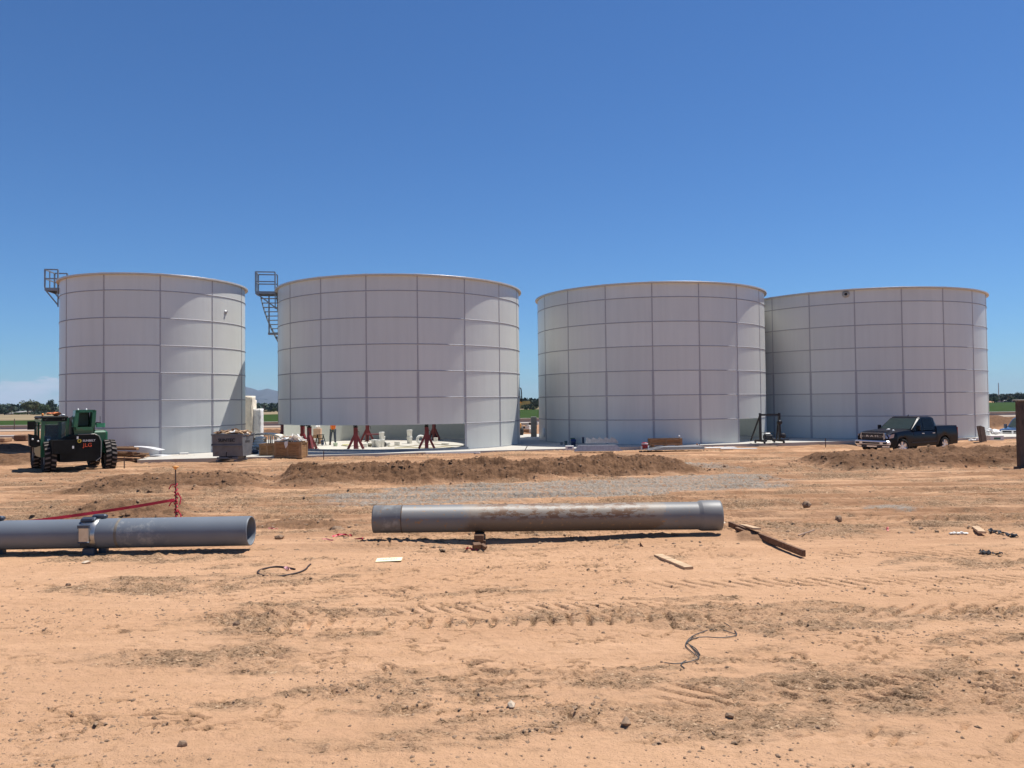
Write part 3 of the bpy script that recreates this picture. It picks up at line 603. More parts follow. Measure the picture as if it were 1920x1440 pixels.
# ------------------------------------------------------------------ things under and around the tanks
BLUE=mat('blue_plastic',(.03,.06,.17),.5); CARD=mat('cardboard',(.33,.20,.11),.85,var=.15,scale=5); CREAM=mat('cream_wrap',(.84,.75,.60),.5,var=.12,scale=3,bump=.5,bscale=5); PAPER=mat('white_paper',(.76,.73,.66),.8,var=.1)
PLY=mat('plywood',(.30,.165,.07),.75,var=.3,scale=2.5,stretch=(1,1,6),dirt=(.16,.08,.035),dirtamt=.15); WOOD=mat('lumber',(.50,.34,.20),.8,var=.35,scale=3,stretch=(1,8,8)); DWOOD=mat('weathered_wood',(.16,.085,.045),.85,var=.4,scale=3,stretch=(1,6,6)); GREENP=mat('green_plastic',(.06,.16,.10),.5); REDP=mat('red_plastic',(.26,.01,.02),.4)
def bucket(loc,label,m=WHT,r=.17,h=.40,group=None,rz=0,lid=False,tilt=0,hand=True):
    b=thing('bucket',label,'bucket',loc,rz,group,rx=tilt); mb=MB(); prof=[(0,.004),(r*.86,.0),(r,h*.9),(r*1.05,h*.9),(r*1.05,h),(r*.96,h),(r*.83,.02),(0,.02)]
    mb.lathe(prof,n=16); mb.build('pail',m,b)
    if lid: mb=MB(); mb.lathe([(r*1.08,h),(r*1.08,h+.025),(0,h+.03)],n=16); mb.build('lid',m,b)
    if hand: mb=MB(); mb.tube([(r*1.05*math.cos(t),-.02-.10*math.sin(t),h*.85-.10*math.sin(t)) for t in np.linspace(0,PI,9)],.006,5); mb.build('handle',GALV,b)
    return b
def crate_box(name,loc,d,label,m=PAPER,rz=0,cat='box',flaps=False,group=None,band=None):
    b=thing(name,label,cat,loc,rz,group); mb=MB(); mb.bev((0,0,d[2]/2),d,.008); mb.build('carton',m,b)
    if flaps:
        for s in(-1,1): mb=MB(); mb.box((s*d[0]*.62,0,d[2]+.03),(d[0]*.4,d[1]*.95,.01),ry=-s*.6); mb.build('flap',m,b)
    if band: mb=MB(); mb.box((0,-d[1]/2-.002,d[2]*.5),(d[0]*.5,.004,d[2]*.35)); mb.build('printed_patch',band,b)
    return b
g='white buckets and boxes on the pad under the raised tank'
bucket(G(702,838),'white bucket at the front left of the bucket pile',group=g,lid=True); bucket(G(709,838.5),'white bucket with a dark label patch, front middle of the pile',group=g,r=.17,lid=True)
bucket(G(715.5,838),'white bucket under the tall stacked one',group=g,r=.16,lid=True); p=G(715.5,838); bucket((p.x+.01,p.y,p.z+.44),'topmost white bucket of the pile, standing on another',group=g,lid=True,r=.15)
p=G(715.5,838); bucket((p.x+.0,p.y+.3,p.z),'white bucket half hidden behind the tall pair',group=g,r=.16,h=.6)
bucket(G(722,837),'white bucket lying tipped at the right of the pile',group=g,tilt=R_(70)); bucket(G(728,836.5),'small white bucket at the far right of the pile',group=g,r=.12,h=.22)
crate_box('box',G(684,838.5),(.30,.25,.22),'low white box at the left of the bucket pile',group=g); 
mb=MB(); p=G(701,833); 
bench=thing('tool_table','small dark table with red top behind the white buckets','table',p,R_(10)); mb.bev((0,0,.62),(.9,.5,.05),.01); mb.build('top',RED,bench)
for sx in(-1,1):
    for sy in(-1,1): mb=MB(); mb.bar((sx*.4,sy*.2,0),(sx*.4,sy*.2,.6),.05,.05); mb.build('leg',BLACKP,bench)
mb=MB(); mb.rock((0,0,.0),.22,5,sq=.5); o=mb.build('cloth_bundle',mat('grey_cloth',(.18,.17,.13),.9),None); o.location=G(691,838)+Vector((0,.3,.12)); tag(o,'crumpled grey cloth bundle beside the white buckets','cloth')
b=bucket(G(768,831.5),'lower white bucket of the stacked pair under the raised tank',lid=True,group=g); bp=G(768,831.5)
bucket((bp.x,bp.y,bp.z+.43),'upper white bucket of the stacked pair under the raised tank',lid=True,group=g)
crate_box('box',G(745,834.5),(.32,.25,.22),'white square box on the pad right of the bucket pile',group=g)
crate_box('box',G(817,827.5),(.26,.2,.24),'pale blue box at the foot of the back right jack',group=g)
crate_box('box',G(835,833.5),(.45,.25,.10),'flat white box near the right jack',group=g)
mb=MB(); mb.lathe([(.16,-.10),(.28,-.10),(.28,.10),(.16,.10),(.16,-.10)],n=28,M=Matrix.Translation((0,0,.28))@Matrix.Rotation(PI/2,4,'X')@Matrix.Rotation(.2,4,'Y')); o=mb.build('hose_coil',WHT); o.location=G(789,832.5); o.rotation_euler=(0,0,.25); tag(o,'upright white coil of hose left of the front right jack','coil')
# step stool with bucket, boxes behind
p=G(601,835.5); st=thing('step_stool','black folding step stool left of the worker','stool',p,R_(-12))
for s in(-1,1): mb=MB(); mb.bar((s*.24,-.28,0),(s*.17,0,.66),.035,.05); mb.bar((s*.24,.26,0),(s*.17,0,.66),.03,.04); mb.build('frame',BLACKP,st)
for k,(y,z) in enumerate(((-.2,.22),(-.10,.44),(0,.66))): mb=MB(); mb.box((0,y,z),(.42,.18,.03)); mb.build('step',BLACKP,st)
bucket(G(592,835),'white bucket between the step stool and the left jacks',r=.15,h=.4)
p=G(592,833); crate_box('box',(p.x,p.y+.4,.0),(.5,.4,.55),'tan carton standing behind the white bucket by the left jacks',CARD); crate_box('box',(p.x+.02,p.y+.4,.556),(.46,.36,.42),'pinkish carton on top of the tan carton by the left jacks',mat('pink_carton',(.55,.36,.25),.8)); 
mb=MB(); mb.rock((0,0,.1),.2,15,sq=.5); o=mb.build('plastic_bag',WHT); o.location=(p.x+.02,p.y+.4,.98); tag(o,'white plastic bag on top of the pinkish carton','bag')
bucket(G(604.8,833.8),'small blue bucket right of the step stool',BLUE,r=.10,h=.28); bucket(G(629,836.5),'pale green jug by the feet of the worker',mat('jug_green',(.55,.66,.5),.3),r=.13,h=.2)
crate_box('box',G(648,835),(.35,.3,.06),'flat yellow pad lying on the pad right of the worker',mat('pale_yellow',(.62,.58,.26),.8),cat='pad')
# hoses on the pad
def cable(name,pts,r,m,label,cat='hose',n=6): mb=MB(); mb.tube(pts,r,n); o=mb.build(name,m); return tag(o,label,cat)
BEIGE=mat('beige_hose',(.36,.33,.22),.6)
cable('hose',[G(x,y)+Vector((0,0,.03)) for x,y in((728,838),(745,836.5),(765,838),(790,835),(815,833.5),(840,836),(870,837))],.022,BEIGE,'long beige hose curving over the pad under the raised tank')
cable('hose',[G(x,y)+Vector((0,0,.03)) for x,y in((640,836),(655,838),(662,836.5),(672,838),(682,836))],.02,BEIGE,'short beige hose beside the middle jack')
cable('hose',[G(x,y)+Vector((0,0,.03)) for x,y in((740,841),(770,839.5),(800,841),(830,838.5),(868,841))],.02,mat('yellow_hose',(.5,.42,.16),.6),'yellowish hose along the front edge under the raised tank')
# ------------------------------------------------------------------ pipes in the foreground
def pipe_mat(name,muddy):
    m=mat(name,(.172,.170,.165) if muddy else (.145,.165,.188),.50,var=.06,scale=2,bump=.04,bscale=20); nt=m.node_tree; n=nt.nodes; l=nt.links; b=n['Principled BSDF']; src=b.inputs['Base Color'].links[0].from_socket
    tc=n.new('ShaderNodeTexCoord'); sp=n.new('ShaderNodeSeparateXYZ'); l.new(tc.outputs['Object'],sp.inputs[0])
    def mr(v,a,b_,c=0,d=1):
        x=n.new('ShaderNodeMapRange'); x.interpolation_type='SMOOTHSTEP'; x.inputs[1].default_value=a; x.inputs[2].default_value=b_; x.inputs[3].default_value=c; x.inputs[4].default_value=d; l.new(v,x.inputs[0]); return x.outputs[0]
    def mt(op,a,b_):
        x=n.new('ShaderNodeMath'); x.operation=op
        for i,v in enumerate((a,b_)):
            if isinstance(v,(int,float)): x.inputs[i].default_value=v
            else: l.new(v,x.inputs[i])
        return x.outputs[0]
    def nz(s,d,r,st=(1,1,1)):
        mp=n.new('ShaderNodeMapping'); mp.inputs['Scale'].default_value=st; l.new(tc.outputs['Object'],mp.inputs[0]); t=n.new('ShaderNodeTexNoise'); t.inputs['Scale'].default_value=s; t.inputs['Detail'].default_value=d; t.inputs['Roughness'].default_value=r; l.new(mp.outputs[0],t.inputs[0]); return t.outputs[0]
    def mx(f,a,c):
        x=n.new('ShaderNodeMix'); x.data_type='RGBA'; l.new(f,x.inputs[0]); l.new(a,x.inputs[6]); x.inputs[7].default_value=(*c,1); return x.outputs[2]
    if muddy:
        wob=mt('MULTIPLY',mt('SUBTRACT',nz(2.5,4,.6),.5),.9); xx=mt('ADD',sp.outputs[0],wob)
        zone=mt('MULTIPLY',mr(xx,-1.55,-1.3),mr(xx,2.05,1.95))
        film=mt('MULTIPLY',zone,mr(nz(3,5,.6,(.6,1,1)),0.25,.55,.6,1.0)); src=mx(film,src,(.25,.21,.165))
        low=mt('MULTIPLY',zone,mr(sp.outputs[2],.10,-.12,0,.8)); src=mx(low,src,(.11,.085,.065))  # darker brown towards the underside
        cl=mt('MULTIPLY',mr(xx,-1.5,-.9),mr(xx,1.9,1.6)); cl=mt('MULTIPLY',mt('MULTIPLY',cl,mr(sp.outputs[2],-.05,.06)),mr(nz(12,7,.68,(.45,1,1.3)),.49,.515)); src=mx(cl,src,(.15,.08,.038))
        sm=mt('MULTIPLY',mr(nz(14,5,.6),.60,.66),mr(xx,2.9,2.4)); src=mx(sm,src,(.27,.17,.09))
    wh=mt('MULTIPLY',mt('MULTIPLY',mr(sp.outputs[0],*( (-3.2,-2.95) if muddy else (.05,.25))),mr(sp.outputs[0],*((-2.6,-2.7) if muddy else (1.25,.75)))),mr(nz(6,6,.7),.48,.66,0,.4)); src=mx(wh,src,(.42,.42,.38))
    l.new(src,b.inputs['Base Color']); return m
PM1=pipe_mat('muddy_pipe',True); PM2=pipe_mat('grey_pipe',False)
Q=Matrix.Rotation(PI/2,4,'Y')
# right pipe
c=(AT(701,972.7,14.1)+AT(1350,967,14.1))/2; Lp=(AT(1350,967,14.1)-AT(701,972.7,14.1)).length
r=.2475; x0=-Lp/2; x1=Lp/2
RP=thing('pipe','long grey plastic pipe smeared with brown mud, bell end at right','pipe',(c.x,c.y,c.z)); 
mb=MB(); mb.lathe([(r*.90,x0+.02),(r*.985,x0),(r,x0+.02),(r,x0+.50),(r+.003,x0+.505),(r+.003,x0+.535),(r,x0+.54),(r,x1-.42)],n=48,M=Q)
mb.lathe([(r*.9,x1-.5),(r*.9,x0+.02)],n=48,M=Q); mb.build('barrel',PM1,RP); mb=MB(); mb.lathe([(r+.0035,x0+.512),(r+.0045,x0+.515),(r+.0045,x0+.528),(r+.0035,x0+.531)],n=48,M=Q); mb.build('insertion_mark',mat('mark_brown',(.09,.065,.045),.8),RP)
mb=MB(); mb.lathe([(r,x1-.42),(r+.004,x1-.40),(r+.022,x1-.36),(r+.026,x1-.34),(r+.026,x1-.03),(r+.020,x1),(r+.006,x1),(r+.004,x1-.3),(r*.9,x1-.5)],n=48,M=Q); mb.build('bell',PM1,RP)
# left pipe
pA=AT(0,1003.6,13.2); pB=AT(468,995.4,13.2); ux=(pB-pA).normalized()
yj=AT(205,999.8,13.2).x-pB.x; LPp=thing('pipe','grey plastic pipe with open right end and clamped joint, cut by the left frame','pipe',(AT(205,999.8,13.2)),0); LPp.rotation_euler=(0,-math.asin(ux.z),0)
def lx(px): return (px-205)*13.2/FPX
e=lx(470); mb=MB(); mb.lathe([(r*1.01,lx(190)),(r*1.01,lx(228)),(r*1.0,lx(231)),(r,e-.02),(r*.985,e),(r*.915,e),(r*.9,e-.015),(r*.9,lx(190))],n=56,M=Q); mb.build('barrel',PM2,LPp); mb=MB(); mb.lathe([(r*1.011,lx(226)),(r*1.014,lx(227)),(r*1.014,lx(229.5)),(r*1.004,lx(231))],n=48,M=Q); mb.build('glue_bead',mat('glue_bead',(.17,.15,.12),.8,var=.4,scale=8),LPp)
mb=MB(); mb.lathe([(r*.985,lx(-160)),(r*.985,lx(196))],n=48,M=Q); mb.build('upstream_barrel',PM2,LPp)
STEEL=mat('steel_band',(.42,.41,.39),.3,metal=.85,var=.15,scale=5,dirt=(.25,.2,.15),dirtamt=.12); DLUG=mat('dark_lug',(.055,.07,.095),.45,var=.2,metal=.3)
def clamp(px):
    xc=lx(px); mb=MB(); mb.lathe([(r*1.0,xc-.16),(r*1.035,xc-.155),(r*1.035,xc+.10),(r*1.0,xc+.105)],n=48,M=Q); cl=mb.build('coupling_band',STEEL,LPp)
    for a,y,z,xo in((0,0.02,r+.035,.06),(0,-.10,r+.0,-.07)):
        mb=MB(); mb.bev((xc+xo,y,z),(.24,.10,.075),.02,rx=0 if y>0 else .5); mb.build('lug',DLUG,cl)
    mb=MB(); mb.bev((xc-.05,-r-.035,.02),(.17,.045,.26),.012); mb.build('clasp',STEEL,cl)
    mb=MB(); mb.bev((xc-.05,-r-.04,.16),(.20,.06,.05),.015); mb.bev((xc-.05,-r-.04,-.10),(.19,.06,.025),.01); mb.build('clasp_bolt_bar',DLUG,cl)
    for xo,w_ in((-.02,.20),(.13,.13)):
        mb=MB(); mb.bev((xc+xo,-.16 if xo<0 else .0,-r-.04),(w_,.12,.15),.015); mb.build('foot',DLUG,cl)
clamp(180); clamp(-12)
# support block, wedges
def plank(name,p0,p1,w_,h,m,label,cat='board',lift=.0,group=None,up=None):
    p0=Vector(p0); p1=Vector(p1); mb=MB(); c=(p0+p1)/2; mb.bar(p0-c,p1-c,w_,h); o=mb.build(name,m); o.location=c+Vector((0,0,h/2+lift)); return tag(o,label,cat,group)
def GP(px,py):
    p=G(px,py,0)
    for i in range(6): p=G(px,py,zg(p.x,p.y))
    return p
gz=zg(c.x,14.0)
blk=AT(899,1000,14.0); mb=MB(); mb.bev((0,0,0),(.17,.5,.10),.008); mb.bev((.03,-.02,-.09),(.14,.42,.09),.008,rz=.1); o=mb.build('support_block',DWOOD); o.location=(blk.x,13.98,c.z-r-.05); tag(o,'dark wooden support block stacked under the muddy pipe','wood block')
mb=MB(); mb.bev((0,0,0),(.11,.10,.09),.006,rz=.4); o=mb.build('wood_offcut',WOOD); o.location=GP(904,1010)+Vector((0,-.05,.05)); tag(o,'small pale wood offcut standing against the support block','wood block')
mb=MB(); mb.bev((0,0,.05),(.13,.10,.11),.006,rz=.3,rx=.3); mb.bev((.11,.02,.04),(.10,.09,.07),.006,rz=-.5,ry=.5); o=mb.build('wood_offcut',DWOOD); o.location=GP(894,1030); tag(o,'dark wood offcut tangled in red tape in front of the muddy pipe','wood block')
REDT=mat('red_tape',(.50,.015,.04),.5,var=.15); PINKT=mat('pink_tape',(.75,.22,.24),.6)
def ribbon(name,pts,w_,m,label,up=(0,0,1),cat='tape',wob=.0,seed=1):
    q=random.Random(seed); mb=MB(); pts=[Vector(p) for p in pts]; vs=[]
    for i,p in enumerate(pts):
        d=(pts[min(i+1,len(pts)-1)]-pts[max(i-1,0)]).normalized(); u=Vector(up)+Vector((q.uniform(-wob,wob),q.uniform(-wob,wob),q.uniform(-wob,wob))); s=(u-d*u.dot(d)).normalized(); vs+=[p-s*w_/2,p+s*w_/2]
    k=len(pts); n_=[Vector((0,-.0015,0))]; vs2=vs+[v+Vector((0,.003,.001)) for v in vs]
    mb.add(vs2,[(2*i,2*i+2,2*i+3,2*i+1) for i in range(k-1)]+[(2*k+2*i,2*k+2*i+1,2*k+2*i+3,2*k+2*i+2) for i in range(k-1)],0,True); o=mb.build(name,m); return tag(o,label,cat)
def scrap(name,px,py,n,size,m,label,seed,w_=.03,cat='tape'):
    q=random.Random(seed); c=GP(px,py); pts=[]; x,y=-size/2,0
    for i in range(n): x+=size/n*q.uniform(-.6,1.8); y+=q.uniform(-.05,.05); X=c.x+x; Y=c.y+y; pts.append((X,Y,zg(X,Y)+.012+q.uniform(0,.03)))
    return ribbon(name,pts,w_,m,label,cat=cat,wob=1.2,seed=seed,up=(0,.6,.8))
scrap('warning_tape',660,1008,16,.75,REDT,'tangle of red warning tape at the left end of the muddy pipe',3,.035)
scrap('warning_tape',684,1013,8,.4,REDT,'loose red tape end trailing from the tangle by the muddy pipe',8,.03)
scrap('warning_tape',889,1032,10,.25,REDT,'red tape scrap wrapped around the dark wood offcut',4,.03)
scrap('warning_tape',518,994,8,.42,PINKT,'faded red tape strip on the dirt between the two pipes',5,.02)
scrap('warning_tape',614,1014,7,.28,PINKT,'small faded pink tape scrap left of the red tangle',6,.02)
scrap('warning_tape',1671,996,9,.16,mat('neon_pink',(.95,.25,.22),.6),'small bright pink marker ribbon on the dirt at right',7,.04)
scrap('tag_strip',542,1066,7,.13,mat('pale_pink',(.8,.42,.42),.6),'pale pink tag lying on the end of the black hose',9,.045)
# paper sign
p=GP(729,1052); pg=thing('paper_sheet','pale yellow printed sheet lying on the dirt in the foreground','paper',p+Vector((0,0,.012)),R_(3)); mb=MB(); mb.add([(-.2,-.09,0),(.2,-.09,.01),(.21,.08,.03),(-.19,.09,.02),(-.2,-.09,-.004),(.2,-.09,.006),(.21,.08,.026),(-.19,.09,.016)],[(0,1,2,3),(7,6,5,4),(0,4,5,1)]); mb.build('sheet',mat('pale_yellow_paper',(.80,.78,.50),.8,var=.05),pg)
mb=MB()
for i in range(9): mb.box((-.12+i*.028+.01*(i%3),.0,.0175+.012*((-.12+i*.028+.2)/.4)),(.016,.035 if i%2 else .02,.001))
mb.build('faded_print',mat('faded_print',(.40,.38,.24),.8),pg)
# black hose loop and wires
def gp_pts(l,org,sc,z): return [GP(org[0]+x/sc,org[1]+y/sc)+Vector((0,0,z)) for x,y in l]
def smooth(pts,k=5):
    out=[]; P=[pts[0]]+list(pts)+[pts[-1]]
    for i in range(1,len(P)-2):
        for j in range(k):
            t=j/k; a,b,c_,d=P[i-1],P[i],P[i+1],P[i+2]; out.append(.5*((2*b)+(c_-a)*t+(2*a-5*b+4*c_-d)*t*t+(3*b-a-3*c_+d)*t**3))
    out.append(pts[-1]); return out
cable('hose_loop',smooth(gp_pts([(735,523),(700,515),(640,505),(560,500),(470,515),(415,533),(400,552),(430,575),(510,588),(580,588),(640,580),(740,560),(800,540),(835,520),(855,495),(875,478)],(400,960),4.8,.014)),.013,mat('black_hose',(.035,.02,.015),.6),'black rubber hose curled in a loop on the dirt in front of the pipes',n=8)
WIRE=mat('grey_wire',(.06,.06,.055),.5)
wr=thing('wire','thin grey wire bundle snaking over the dirt in the foreground','wire',GP(1290,1210)); wo=wr.location
for l in ([(245,878),(340,888),(430,880),(540,855),(590,825),(560,770),(500,700),(470,680),(520,640),(640,620),(800,628),(920,615),(968,595),(940,550),(880,500),(840,480)],[(445,935),(410,900),(430,875),(460,858)],[(590,828),(520,770),(462,715),(466,670),(530,610),(640,565),(700,548),(765,545)],[(968,595),(900,575),(830,550)],[(500,700),(560,740),(600,800)]):
    mb=MB(); mb.tube([q-Vector(wo) for q in smooth(gp_pts(l,(1200,1080),5.333,.012),4)],.0052,5); mb.build('strand',WIRE,wr)
# lumber at right of the bell
g='loose boards on the dirt at the right of the muddy pipe'
def brd(name,a,b,w_,h,m,label,lift=.0):
    A=GP(*a); B=GP(*b); up_=max(zg(A.x+(B.x-A.x)*t,A.y+(B.y-A.y)*t)-(A.z+(B.z-A.z)*t) for t in(0,.25,.5,.75,1)); return plank(name,A,B,w_,h,m,label,lift=lift+max(0,up_)*.35,group=g)
brd('board',(1368,990),(1508,1047),0.05,.10,DWOOD,'long dark board on edge leading away from the bell of the pipe')
brd('board',(1385,996),(1458,1024),.14,.045,DWOOD,'dark board lying under the long one near the bell',.0)
brd('board',(1393,994),(1420,1002),.13,.03,WOOD,'pale tan board end lying across the long dark board',.075)
brd('board',(1440,1019),(1460,1022),.09,.04,DWOOD,'short dark board sticking out at right from under the long board',.03)
brd('board',(1234,1044),(1292,1068),.14,.04,WOOD,'short pale board lying by itself in front of the bell')
cable('metal_rod',[GP(1497,1006)+Vector((0,0,.02)),GP(1527,999)+Vector((0,0,.05))],.012,mat('rust_rod',(.30,.2,.14),.6),'short thin rod with a knob on the dirt right of the boards','rod')
brd('wood_offcut',(1829,995),(1842,1005),.12,.04,WOOD,'tan wood offcut on the dirt at far right beside the black strip',.03)
mb=MB(); 
for i in range(5): mb.rock((-.12+.07*i,.02*(i%2),.02),.05,60+i,sq=.5)
o=mb.build('rag',PAPER); o.location=GP(1795,1002); tag(o,'crumpled white rag on the dirt at far right','rag')
BLK=mat('black_mesh',(.03,.032,.036),.7,var=.4,scale=20)
def strip(a,b,w_,label,seed):
    q=random.Random(seed); A=GP(*a); B=GP(*b); n=22; vs=[]; d=(B-A).normalized(); s=Vector((-d.y,d.x,0))
    for i in range(n+1):
        p=A+(B-A)*i/n; ww=w_*q.uniform(.4,1)
        for k in(-1,0,1):
            v=p+s*k*ww/2; z=zg(v.x,v.y)+.012+q.uniform(0,.05); vs.append((v.x,v.y,z))
    mb=MB(); mb.add(vs,[(3*i+k,3*i+k+1,3*i+k+4,3*i+k+3) for i in range(n) for k in(0,1)]); mb.add([(x,y,z-.006) for x,y,z in vs],[(3*i+k,3*i+k+3,3*i+k+4,3*i+k+1) for i in range(n) for k in(0,1)]); o=mb.build('plastic_strip',BLK); return tag(o,label,'strip')
strip((1855,999),(1908,1008),.10,'crumpled black plastic strip at far right beside the wood offcut',3); strip((1836,1036),(1880,1041),.08,'second black plastic strip, in front of the first at far right',4)
mb=MB(); mb.add([(0,0,.0),(.06,-.01,.005),(.0,.02,.09),(.0,.04,0)],[(0,1,2),(1,3,2),(0,2,3)]); o=mb.build('wood_splinter',DWOOD); o.location=GP(1200,1026); tag(o,'small dark wedge of wood standing up in front of the muddy pipe','splinter')
# stake with red tape
CAPM=mat('orange_cap',(.78,.36,.10),.6); STK=mat('stake_steel',(.10,.06,.045),.7)
sx=AT(330,900,15.6); zb=zg(sx.x,15.6); ztop=AT(330,876,15.6).z
s1=thing('survey_stake','thin stake with orange cap and red tape tied to it behind the left pipe','stake',(sx.x,15.6,zb-.1)); mb=MB(); mb.tube([(0,0,0),(-.01,0,ztop-zb+.1)],.014,8); mb.build('stake_rod',STK,s1)
mb=MB(); mb.lathe([(.012,-.05),(.03,-.02),(.06,.0),(.065,.02),(0,.03)],c=(-.01,0,ztop-zb+.1),n=12); mb.build('cap',CAPM,s1)
for k in range(5):
    mb=MB(); q=random.Random(k); z=.15+.17*k; pts=[(.02*math.cos(t*1.7)*1.6,.02*math.sin(t*1.7)*1.6,z+.028*t) for t in range(9)]+([(.1,0,z+.1),(.06+.1*q.random(),-.03,z-.02)] if k%2 else [(-.10,0,z+.2),(-.14,0,z+.12)]); mb.tube(pts,.013,5); mb.build('tape_wrap',REDT,s1)
tp=[AT(327,937,15.5),AT(270,947,15.2),AT(200,958,14.9),AT(130,968,14.6),AT(60,977,14.2),AT(-20,986,13.9)]
ribbon('warning_tape',smooth(tp,6),.055,REDT,'long red warning tape stretched from the stake down behind the left pipe',wob=.25,seed=2)
# rocks
ROCK=mat('clod',(.26,.17,.105),.95,var=.3,scale=12,bump=.6,bscale=30); LROCK=mat('pale_stone',(.50,.40,.29),.9,var=.2,scale=9,bump=.4)
for i,(x,y,s,lab,mm) in enumerate([(443,1172,.055,'brown clod with a twig, alone left of the tyre track',0),(343,1398,.045,'flat dark stone low in the foreground at left',0),(1369,1344,.045,'dark angular stone low in the foreground right of centre',0),(1175,1357,.05,'dark dirt clod in the lower centre foreground',0),(735,1388,.022,'small dark pebble near the bottom centre',0),(128,1098,.04,'small dark stone at the left in front of the clamped pipe',0),(162,1056,.07,'pale brown stone just in front of the left pipe clamp',1),(1318,1404,.02,'tiny dark pebble at the bottom right of centre',0),(1573,975,.11,'reddish brown clod behind the pink marker ribbon',0),(1352,985,.12,'tan clod against the bell of the muddy pipe',1),(1512,948,.12,'pair-like brown clod in the wheel ruts at right',0),(524,1010,.08,'dark clod on the dirt right of the open pipe end',0),(632,996,.14,'brown clod between the two pipes',0),(959,1325,.05,'pale stone in the lower centre foreground',1),(1540,1180,.035,'small dark stone right of the wire',0)]):
    p=GP(x,y); mb=MB(); mb.rock((0,0,0),s,100+i,sq=.6); o=mb.build('stone',[ROCK,LROCK][mm]); o.location=(p.x,p.y,p.z+s*.25); tag(o,lab,'stone')
# loose crumbs everywhere
q=np.random.RandomState(4)
def scatter(name,n,xr,yr,smin,smax,m,label,seed,densf=None):
    q=np.random.RandomState(seed); X=q.uniform(*xr,n); Y=q.uniform(*yr,n); keep=densf(X,Y)>q.rand(n); X=X[keep].astype(np.float32)[None]; Y=Y[keep].astype(np.float32)[None]
    Z=terrain(X,Y)[0][0]; X=X[0];Y=Y[0]; k=len(X); S=smin+(smax-smin)*q.rand(k)**3.2
    base=np.array([(1,0,0),(-.5,.87,0),(-.5,-.87,0),(.1,.1,.9),(.3,.6,.45),(-.7,0,.4),(.35,-.6,.5)],dtype=float); F=[(0,4,3),(4,1,3),(1,5,3),(5,2,3),(2,6,3),(6,0,3),(0,1,4),(1,2,5),(2,0,6)]
    a=q.rand(k)*6.28; V=base[None]*(.7+.6*q.rand(k,7,1)); V=V*S[:,None,None]*np.stack([.8+.8*q.rand(k),.7+.6*q.rand(k),.5+.5*q.rand(k)],-1)[:,None]
    c_,s_=np.cos(a)[:,None],np.sin(a)[:,None]; vx=V[...,0]*c_-V[...,1]*s_+X[:,None]; vy=V[...,0]*s_+V[...,1]*c_+Y[:,None]; vz=V[...,2]+Z[:,None]-.1*S[:,None]
    vv=np.stack([vx,vy,vz],-1).reshape(-1,3); ff=(np.array(F)[None]+7*np.arange(k)[:,None,None]).reshape(-1,3)
    me=bpy.data.meshes.new(name); me.vertices.add(len(vv)); me.vertices.foreach_set('co',vv.ravel()); me.loops.add(ff.size); me.loops.foreach_set('vertex_index',ff.ravel().astype(np.int32)); me.polygons.add(len(ff)); me.polygons.foreach_set('loop_start',np.arange(0,ff.size,3,dtype=np.int32)); me.polygons.foreach_set('loop_total',np.full(len(ff),3,dtype=np.int32)); me.update(calc_edges=True); me.materials.append(m)
    o=bpy.data.objects.new(name,me); COL.objects.link(o); return tag(o,label,'gravel',kind='stuff')
def near_d(X,Y): return (.12+.88*ss(fbm(X*.7,Y*1.6,3,91),.45,.62))*np.clip(1.25-.08*Y,.25,1)
scatter('loose_crumbs',70000,(-9,9),(4.8,13.5),.003,.022,ROCK,'small brown dirt crumbs scattered over the foreground',1,near_d)
scatter('loose_rubble',16000,(-19,20),(13,34),.012,.055,ROCK,'brown rubble scattered along the wheel ruts',2,lambda X,Y:.10+.9*ss(fbm(X*.25,Y*1.3,3,92),.5,.66))
def mound_d(X,Y):
    d=np.zeros(X.shape)
    for pts,hw,h,tp in MOUNDS[:6]:
        dd,p,s_=seg(X,Y,pts); d=np.maximum(d,ss(1-dd/hw,.0,.25)*min(1,h*1.6+.2))
    return d
scatter('mound_rubble',26000,(-14,22),(15,32),.015,.062,mat('mound_clod',(.16,.088,.047),.95,var=.3,scale=3),'brown clods covering the dirt mounds',3,mound_d)
CRW=mat('crate_lumber',(.32,.19,.095),.8,var=.3,scale=3)
# ------------------------------------------------------------------ telehandler
GRN=mat('green_paint',(.005,.11,.048),.32,var=.15,scale=3,dirt=(.05,.07,.035),dirtamt=.08,coat=.4); DGRN=mat('dark_green_paint',(.004,.05,.022),.4,var=.2); BODYB=mat('black_body',(.007,.007,.006),.5,var=.3,spec=.2)
GLASS=bpy.data.materials.new('cab_glass'); GLASS.use_nodes=True; b=GLASS.node_tree.nodes['Principled BSDF']; b.inputs['Base Color'].default_value=(.35,.45,.47,1); b.inputs['Roughness'].default_value=.05; b.inputs['Transmission Weight'].default_value=.85; b.inputs['IOR'].default_value=1.02; b.inputs['Specular IOR Level'].default_value=.5
TYRE=mat('tyre_rubber',(.016,.015,.014),.85,var=.2,scale=9,spec=.2); LUG=mat('dusty_lug',(.15,.13,.115),.9,var=.3,scale=7,spec=.2); RIMP=mat('wheel_rim',(.30,.28,.25),.5,metal=.3,var=.15)
